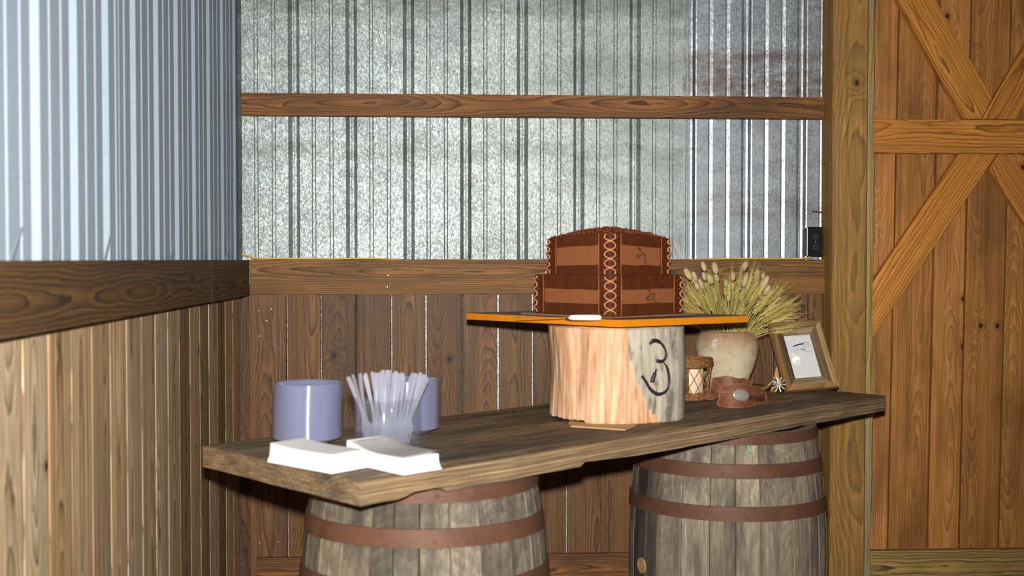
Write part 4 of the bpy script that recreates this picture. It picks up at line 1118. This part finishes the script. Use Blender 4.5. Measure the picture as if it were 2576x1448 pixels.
tails = [(150, 235, 265, 430), (295, 290, 350, 470), (455, 115, 510, 290), (475, 300, 510, 450), (405, 420, 480, 600), (560, 330, 630, 510), (655, 125, 705, 340), (690, 330, 725, 470), (340, 480, 390, 610),
         (520, 480, 540, 620), (1000, 300, 985, 460), (1235, 110, 1155, 285), (1120, 400, 1085, 520), (1240, 310, 1170, 560), (1100, 540, 1105, 625), (980, 480, 985, 620), (1430, 240, 1370, 560), (1530, 310, 1495, 420),
         (1610, 370, 1470, 590), (1640, 530, 1530, 700), (1400, 600, 1490, 780), (1820, 650, 1680, 790), (2040, 870, 1920, 900), (870, 430, 870, 560), (1250, 510, 1250, 610), (1180, 590, 1150, 700)]
head_prof = [(0, -0.01), (0.1, 0.0), (0.33, 0.08), (0.46, 0.25), (0.5, 0.45), (0.46, 0.68), (0.34, 0.86), (0.16, 0.97), (0, 1.0)]
tail_labels = {11: 'tallest cream bunny-tail grass head, leaning right above the pot', 2: 'cream bunny-tail grass head standing tallest at the left of the pot', 6: 'tall cream bunny-tail grass head left of the pot centre', 22: 'tan bunny-tail grass head lying out to the far right of the pot', 20: 'drooping tan bunny-tail grass head hanging head down'}
for i, (tx, ty, bx_, by_) in enumerate(tails):
    yy = PC.y + rnd.uniform(-0.1, 0.06)
    k_ = 310 / 2138
    tp_ = at_y(1700 + k_ * tx, 640 + k_ * ty, yy); bs = at_y(1700 + k_ * bx_, 640 + k_ * by_, yy + rnd.uniform(-0.008, 0.008))
    ax = (tp_ - bs); hl = ax.length; hw = min(0.021, max(0.0125, hl * 0.46)) * rnd.uniform(1.0, 1.25)
    bm = lathe_bm([(r * hw, z * hl) for r, z in head_prof], 14)
    for v in bm.verts: v.co += Vector((noise.noise(v.co * 300), noise.noise(v.co * 300 + Vector((5, 0, 0))), 0)) * 0.0012
    # fine hairs standing off the head
    for h_ in range(46):
        a = rnd.uniform(0, 2 * PI); f = rnd.uniform(0.05, 0.98)
        rr = hw * 0.5 * math.sin(PI * min(0.98, max(0.05, f))) ** 0.6
        p_ = Vector((math.cos(a) * rr * 0.9, math.sin(a) * rr * 0.9, f * hl)); q__ = p_ + Vector((math.cos(a) * 0.003, math.sin(a) * 0.003, 0.006))
        tube_into(bm, [p_, q__], [0.0003, 0.0001], 3)
    root = Vector((PC.x + (bs.x - PC.x) * 0.25, PC.y - 0.01 + (bs.y - PC.y) * 0.3, ZT + 0.15))
    root.x = max(PC.x - 0.06, min(PC.x + 0.06, root.x))
    sh = rnd.uniform(0.88, 1.05); col = (sh, sh * (0.97 if i % 5 else 0.9), sh * (0.95 if i % 5 else 0.8), 1)
    lab = tail_labels.get(i, 'small cream bunny-tail grass head among the wheat in the pot')
    o = tag(empty('bunny_tail_grass', T(*root)), lab, 'dried grass', 'bunny-tail grasses in the clay pot')
    Mh = ax.normalized().to_track_quat('Z', 'Y').to_matrix().to_4x4(); Mh.translation = bs
    link('seed_head', bm, M_tail, Mh, o, col, smooth=True)
    m1_ = root.lerp(bs, 0.6)
    if i != 20: link('stem', tube_bm(smooth_pts([root, m1_, bs], 5), 0.0009, 5), M_wheat, None, o, (1, 1, 0.9, 1), smooth=True)
    else: link('stem', tube_bm(smooth_pts([root, root.lerp(bs, 0.7) + Vector((-0.01, 0, 0.05)), bs + Vector((-0.008, 0, 0.03)), tp_], 5), 0.0009, 5), M_wheat, None, o, (1, 1, 0.9, 1), smooth=True)

# ------------------------------------------------------------------ picture frame leaning at the end of the table
fx, fy, fyaw, flean, fw, froll = 1.2144, 4.1259, 0.161, 0.4746, 0.2063, 0.06
fh = fw * 1.3
e = Vector((math.cos(fyaw), math.sin(fyaw), 0)); bk = Vector((-math.sin(fyaw), math.cos(fyaw), 0)); up = bk * math.sin(flean) + Vector((0, 0, 1)) * math.cos(flean)
ex = e * math.cos(froll) + up * math.sin(froll); ey = -e * math.sin(froll) + up * math.cos(froll)
MF = frame((fx, fy, ZT + 0.003), ex, ey)     # z towards the viewer
fr = tag(empty('picture_frame', MF), 'rustic wooden picture frame with a white print, leaning back on the tabletop', 'picture frame')
bo, bi = 0.021, 0.049        # outer molding width, inner opening border
def miter(name, o0, o1, z_o0, z_o1, back, mat, cols):
    """four mitred sides between insets o0 and o1 from the outer edge"""
    for k in range(4):
        Wd, Hd = (fw, fh)
        if k == 0: A = [(o0, o0), (Wd - o0, o0), (Wd - o1, o1), (o1, o1)]
        if k == 1: A = [(Wd - o0, o0), (Wd - o0, Hd - o0), (Wd - o1, Hd - o1), (Wd - o1, o1)]
        if k == 2: A = [(Wd - o0, Hd - o0), (o0, Hd - o0), (o1, Hd - o1), (Wd - o1, Hd - o1)]
        if k == 3: A = [(o0, Hd - o0), (o0, o0), (o1, o1), (o1, Hd - o1)]
        a0_ = Vector((*A[0], 0)); dx_ = (Vector((*A[1], 0)) - a0_).normalized(); dy_ = Vector((-dx_.y, dx_.x, 0))
        bm = bmesh.new()
        f = [bm.verts.new(((Vector((*p, 0)) - a0_).dot(dx_), (Vector((*p, 0)) - a0_).dot(dy_), zz)) for p, zz in zip(A, (z_o0, z_o0, z_o1, z_o1))]
        b = [bm.verts.new(((Vector((*p, 0)) - a0_).dot(dx_), (Vector((*p, 0)) - a0_).dot(dy_), back)) for p in A]
        bm.faces.new(f); bm.faces.new(b[::-1])
        for i in range(4): bm.faces.new((f[i], b[i], b[(i + 1) % 4], f[(i + 1) % 4]))
        bmesh.ops.bevel(bm, geom=[e_ for e_ in bm.edges if e_.verts[0] in f and e_.verts[1] in f], offset=0.0009, segments=1, affect='EDGES')
        bmesh.ops.recalc_face_normals(bm, faces=bm.faces[:])
        Mk = MF @ frame(a0_, dx_, dy_)
        link(name, bm, mat, Mk, fr, seed_color(*cols[k]))
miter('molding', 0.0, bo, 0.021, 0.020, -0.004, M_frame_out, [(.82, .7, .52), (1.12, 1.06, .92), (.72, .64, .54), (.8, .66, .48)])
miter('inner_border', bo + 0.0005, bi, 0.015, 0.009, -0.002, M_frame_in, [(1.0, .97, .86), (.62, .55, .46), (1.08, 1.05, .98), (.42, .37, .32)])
link('backing', box_bm(fw - 0.03, fh - 0.03, 0.002, 0, (fw / 2, fh / 2, 0.0)), plain('kraft_board', srgb(196, 150, 92), 0.8), MF, fr)
M_print = plain('white_print', srgb(240, 240, 240), 0.8, 0, 0.1)
link('print', box_bm(fw - 2 * bi + 0.004, fh - 2 * bi + 0.004, 0.001, 0, (fw / 2, fh / 2, 0.0035)), M_print, MF, fr)
M_ink = plain('ink', srgb(52, 52, 96), 0.7); M_ink2 = plain('faded_ink', srgb(118, 118, 132), 0.8)
# small drawing of a long-roofed shed, in fractions of the opening
ox, oy, pw, ph = bi, bi, fw - 2 * bi, fh - 2 * bi
def ink(name, ptsf, r, mat):
    P = [Vector((ox + x * pw, oy + y * ph, 0.0043)) for x, y in ptsf]
    bm = tube_bm(P, r * 1.5, 5)
    for v in bm.verts: v.co.z = 0.004 + (v.co.z - 0.0043) * 0.25 + 0.0002
    link(name, bm, mat, MF, fr)
ink('roof_line', [(0.26, 0.745), (0.36, 0.762), (0.70, 0.792)], 0.0014, M_ink)
ink('roof_line', [(0.36, 0.775), (0.80, 0.825)], 0.0006, M_ink)
ink('roof_line', [(0.80, 0.825), (0.90, 0.775)], 0.0006, M_ink2)
ink('drawn_line', [(0.27, 0.735), (0.26, 0.66), (0.46, 0.65)], 0.0005, M_ink2)
ink('drawn_line', [(0.42, 0.745), (0.44, 0.665)], 0.0004, M_ink2)
ink('drawn_line', [(0.67, 0.775), (0.68, 0.69)], 0.0005, M_ink2)
ink('drawn_line', [(0.76, 0.77), (0.76, 0.72), (0.84, 0.72), (0.84, 0.765), (0.76, 0.765)], 0.0005, M_ink2)
ink('drawn_line', [(0.52, 0.68), (0.60, 0.652), (0.68, 0.65)], 0.0012, M_ink2)
ink('drawn_line', [(0.90, 0.77), (0.90, 0.69)], 0.0004, M_ink2)
for k in range(11):
    x = 0.22 + k * 0.068
    if 0.42 < x < 0.62: continue
    ink('script_stroke', [(x, 0.598), (x + 0.018, 0.622 + 0.01 * (k % 3 == 0)), (x + 0.03, 0.60), (x + 0.05, 0.612)], 0.00035, M_ink2)
n = Nodes('picture_glass')
trn = n.new('ShaderNodeBsdfTransparent', {'Color': (1, 1, 1, 1)}); glo = n.new('ShaderNodeBsdfGlossy', {'Roughness': 0.02})
n.set(n.out.inputs['Surface'], n.new('ShaderNodeMixShader', {0: 0.06, 1: trn.outputs[0], 2: glo.outputs[0]}).outputs[0])
link('glass', box_bm(pw + 0.004, ph + 0.004, 0.0012, 0, (fw / 2, fh / 2, 0.0060)), n.mat, MF, fr)
bm = poly_prism_bm([Vector((-0.002, 0.035, -0.02)), Vector((-0.002, 0.105, -0.006)), Vector((-0.028, 0.02, -0.075)), Vector((-0.028, 0.006, -0.075))], Vector((-0.003, 0, 0)))
es = link('easel_back', bm, bpy.data.materials['kraft_board'], MF, fr)

# bare bulb hanging in the room behind the photographer, seen mirrored in the picture glass
_n = (MF.to_3x3() @ Vector((0, 0, 1))).normalized()
_d = ray(2004, 906).normalized(); _t = ((MF @ Vector((0, 0, 0.0066))) - EYE).dot(_n) / _d.dot(_n)
_hit = EYE + _d * _t; _r = (_d - _n * 2 * _d.dot(_n)).normalized()
BP = _hit + _r * 1.65
nb = Nodes('lit_bulb'); nb.base(srgb(255, 190, 110)); nb.set(nb.bsdf.inputs['Emission Color'], srgb(255, 196, 120)); nb.bsdf.inputs['Emission Strength'].default_value = 1.6
bulb = tag(empty('light_bulb', T(*BP)), 'glowing warm bare bulb hanging behind the viewer, mirrored in the picture glass', 'bulb')
link('bulb_glass', lathe_bm([(0, -0.030), (0.010, -0.027), (0.0155, -0.018), (0.0155, -0.007), (0.011, 0.008), (0.008, 0.018), (0.0075, 0.05)], 24), nb.mat, wm(bulb), bulb, smooth=True)
nf = Nodes('glowing_filament'); nf.base(srgb(255, 190, 110)); nf.set(nf.bsdf.inputs['Emission Color'], srgb(255, 206, 140)); nf.bsdf.inputs['Emission Strength'].default_value = 60.0
link('filament', lathe_bm([(0.009, -0.006), (0.0165, -0.004), (0.0172, 0.002), (0.0165, 0.009), (0.009, 0.012)], 20), nf.mat, wm(bulb), bulb, smooth=True)
link('socket', lathe_bm([(0.0, 0.112), (0.012, 0.11), (0.018, 0.1), (0.018, 0.055), (0.014, 0.05), (0.0, 0.05)], 20), M_black, wm(bulb), bulb, smooth='auto')
link('hanging_wire', tube_bm([BP + Vector((0, 0, 0.11)), BP + Vector((0, 0, 0.6))], 0.0035, 8), M_black, None, bulb)

# ------------------------------------------------------------------ spurs with leather straps
n = Nodes('saddle_leather'); tc = n.new('ShaderNodeTexCoord').outputs['Object']
a_ = n.noise(tc, 40.0, 5.0, 0.7).outputs[0]
n.base(n.ramp(a_, [(0.3, srgb(94, 54, 36)), (0.55, srgb(126, 78, 54)), (0.75, srgb(148, 96, 68))]), 0.55, 0, 0.35); n.bump(a_, 0.35, 0.0015)
M_leather = n.mat
M_tan_edge = plain('leather_edge', srgb(160, 112, 76), 0.7)
M_silver = plain('worn_silver', srgb(222, 214, 198), 0.32, 0.6)
M_iron = plain('brown_iron', srgb(128, 100, 74), 0.45, 0.6, 0.5, 0.3, 80)
def strap_sheet(outline, yfun, thick, name, parent, lean=0.0):
    """outline in crop pixels (1700 + x/6.133, 860 + y/6.133) placed on a curved upright sheet whose depth is yfun(u)"""
    pts = [Vector((x, y, 0)) for x, y in outline]
    pts = [p for p in smooth_pts(pts, 5, True)]
    # fill with a grid by horizontal slicing: build between lower and upper borders
    bm = bmesh.new()
    vs = [bm.verts.new((p.x, p.y, 0)) for p in pts]
    bm.faces.new(vs)
    bmesh.ops.triangulate(bm, faces=bm.faces[:])
    for it in range(3):
        bmesh.ops.subdivide_edges(bm, edges=[e_ for e_ in bm.edges if e_.calc_length() > 60], cuts=1)
        bmesh.ops.triangulate(bm, faces=bm.faces[:])
    bmesh.ops.beautify_fill(bm, faces=bm.faces[:], edges=bm.edges[:])
    ymax = max(p.y for p in pts)
    def place(x, y, off=0.0):
        u = 1700 + x / 6.133; v = 860 + y / 6.133
        Y = yfun(x) + lean * (ymax - y) / 6.133 / 740 - off
        P = at_y(u, v, Y)
        P.z = max(P.z, ZT + 0.0018)
        return P
    for v in bm.verts: v.co = place(v.co.x, v.co.y)
    bmesh.ops.recalc_face_normals(bm, faces=bm.faces[:])
    f0 = bm.faces[:]
    if sum(f.normal.y for f in f0) > 0: bmesh.ops.reverse_faces(bm, faces=f0)
    bmesh.ops.solidify(bm, geom=bm.faces[:], thickness=thick)
    bmesh.ops.recalc_face_normals(bm, faces=bm.faces[:])
    o = link(name, bm, M_leather, None, parent, smooth='auto')
    rim = [place(p.x, p.y, 0.0006) for p in pts]
    ro = link('edge_stitch', tube_bm(rim + [rim[0]], 0.0012, 5), M_tan_edge, None, o, smooth=True)
    return place
def rowel(c_, nrm, R_out, npts, mat, parent, name='rowel'):
    bm = bmesh.new(); bmesh.ops.create_cone(bm, cap_ends=True, segments=20, radius1=R_out * 0.34, radius2=R_out * 0.34, depth=0.003)
    for k in range(npts):
        a = 2 * PI * k / npts
        tube_into(bm, [(math.cos(a) * R_out * 0.25, math.sin(a) * R_out * 0.25, 0), (math.cos(a) * R_out * 0.8, math.sin(a) * R_out * 0.8, 0), (math.cos(a) * R_out, math.sin(a) * R_out, 0)], [R_out * 0.085, R_out * 0.11, R_out * 0.10], 6)
    q_ = Vector(nrm).to_track_quat('Z', 'Y').to_matrix().to_4x4(); q_.translation = c_
    return link(name, bm, mat, q_, parent)
bs_pt = at_z(1860, 1026, ZT)
sp1 = tag(empty('spur', T(0.97, 3.76, ZT)), 'front spur with brown leather strap, oval silver concho and pale star rowel', 'spur', 'spurs beside the clay pot')
yf = lambda x: 3.735 + 0.11 * ((x - 900) / 480) ** 2
pl1 = strap_sheet([(640, 972), (668, 860), (684, 720), (760, 672), (900, 650), (1040, 642), (1160, 672), (1270, 680), (1350, 735), (1395, 810), (1400, 880), (1370, 935), (1260, 958), (1130, 1008), (900, 1014), (760, 1000)], yf, 0.004, 'strap', sp1, 0.35)
# tongue of the strap and keeper lines
P = [pl1(x, y, 0.003) for x, y in ((1130, 850), (1220, 862), (1310, 868), (1370, 872))]
bm = bmesh.new(); pr = [[bm.verts.new(pl1(x, y + dy, 0.0035 + dz)) for dy, dz in ((-34 * s, -0.003), (-20 * s, 0.001), (20 * s, 0.001), (34 * s, -0.003))] for x, y, s in ((1130, 862, .9), (1220, 872, 1), (1310, 880, .95), (1365, 882, .6), (1380, 880, .25))]
for i in range(4):
    for j in range(3): bm.faces.new((pr[i][j], pr[i][j + 1], pr[i + 1][j + 1], pr[i + 1][j]))
bmesh.ops.solidify(bm, geom=bm.faces[:], thickness=0.0012); bmesh.ops.recalc_face_normals(bm, faces=bm.faces[:])
link('strap_tongue', bm, M_leather, None, sp1, smooth=True)
for yy in (745, 775, 820):
    link('tooled_line', tube_bm([pl1(x, yy + (x - 700) * 0.02, 0.0004) for x in (700, 780, 860, 900)], 0.0008, 5), M_tan_edge, None, sp1)
cc = pl1(1015, 815, 0.003); cx_ = pl1(1140, 820, 0.003) - cc; cy__ = pl1(1015, 725, 0.003) - cc
MCc = frame(cc, cx_, cy__)
if (MCc.to_3x3() @ Vector((0, 0, 1))).y > 0: MCc = frame(cc, -cx_, cy__)
bm = lathe_bm([(0, 0.0065), (0.35, 0.006), (0.7, 0.0042), (0.9, 0.002), (1.0, 0.0), (1.0, -0.002)], 40)
for v in bm.verts: v.co.x *= cx_.length; v.co.y *= cy__.length
co = link('concho', bm, M_silver, MCc, sp1, smooth=True); co['label'] = 'oval silver concho'
qd = pl1(1325, 790, 0.001)
link('snap', lathe_bm([(0, 0.002), (0.003, 0.0016), (0.0045, 0)], 14), M_iron, frame(qd, (1, 0, 0), (0, 0, 1)), sp1)
r1 = at_y(1959, 966, 3.937)
sh_a = at_y(1905, 980, 3.95); sh_b = at_y(1934, 968, 3.95); sh_c = at_y(1946, 955, 3.943)
link('shank', tube_bm(smooth_pts([sh_a, at_y(1922, 976, 3.95), sh_b, sh_c, at_y(1955, 960, 3.943)], 4), [0.010, 0.010, 0.010, 0.010, 0.0095, 0.0095, 0.009, 0.009, 0.008, 0.008, 0.007, 0.006, 0.005, 0.004, 0.004, 0.0035, 0.003], 10), M_iron, None, sp1, smooth=True)
ro = rowel(r1, (-0.55, -0.8, 0.15), 0.0265, 10, M_silver, sp1); ro['label'] = 'pale steel star rowel'
hub_n = Vector((-0.55, -0.8, 0.15)).normalized()
link('rowel_arm', tube_bm([r1 + Vector((-0.026, -0.002, 0.012)), r1 + Vector((-0.012, -0.006, 0.007)), r1 + hub_n * 0.004], [0.003, 0.0038, 0.0036], 8), M_silver, None, sp1, smooth=True)
sp2 = tag(empty('spur', T(0.93, 3.90, ZT)), 'rear spur with wavy brown leather strap and small dark rowel, partly hidden behind the other', 'spur', 'spurs beside the clay pot')
yf2 = lambda x: 3.885 + 0.07 * ((x - 880) / 400) ** 2
strap_sheet([(575, 565), (640, 545), (760, 526), (860, 535), (960, 562), (1060, 556), (1120, 585), (1165, 640), (1175, 720), (1100, 800), (860, 800), (690, 800), (660, 700)], yf2, 0.004, 'strap', sp2, 0.1)
yf3 = lambda x: 3.862 + 0.0002 * (700 - x)
strap_sheet([(572, 562), (640, 630), (690, 690), (692, 770), (640, 850), (560, 885), (470, 880), (455, 862), (500, 780), (545, 660)], yf3, 0.004, 'strap_fold', sp2, 0.25)
r2 = at_z(1940, 1001, ZT + 0.020); r2 = at_y(1938, 1000, 4.0)
r2.z = max(r2.z, ZT + 0.018)
rowel(r2, (-0.3, -0.75, 0.6), 0.017, 8, plain('old_brass', srgb(120, 92, 52), 0.4, 0.8), sp2)
link('shank', tube_bm([r2 + Vector((0, 0.004, 0.002)), r2 + Vector((-0.03, 0.004, 0.0)), r2 + Vector((-0.06, 0.0, 0.004))], [0.003, 0.005, 0.006], 8), M_iron, None, sp2, smooth=True)
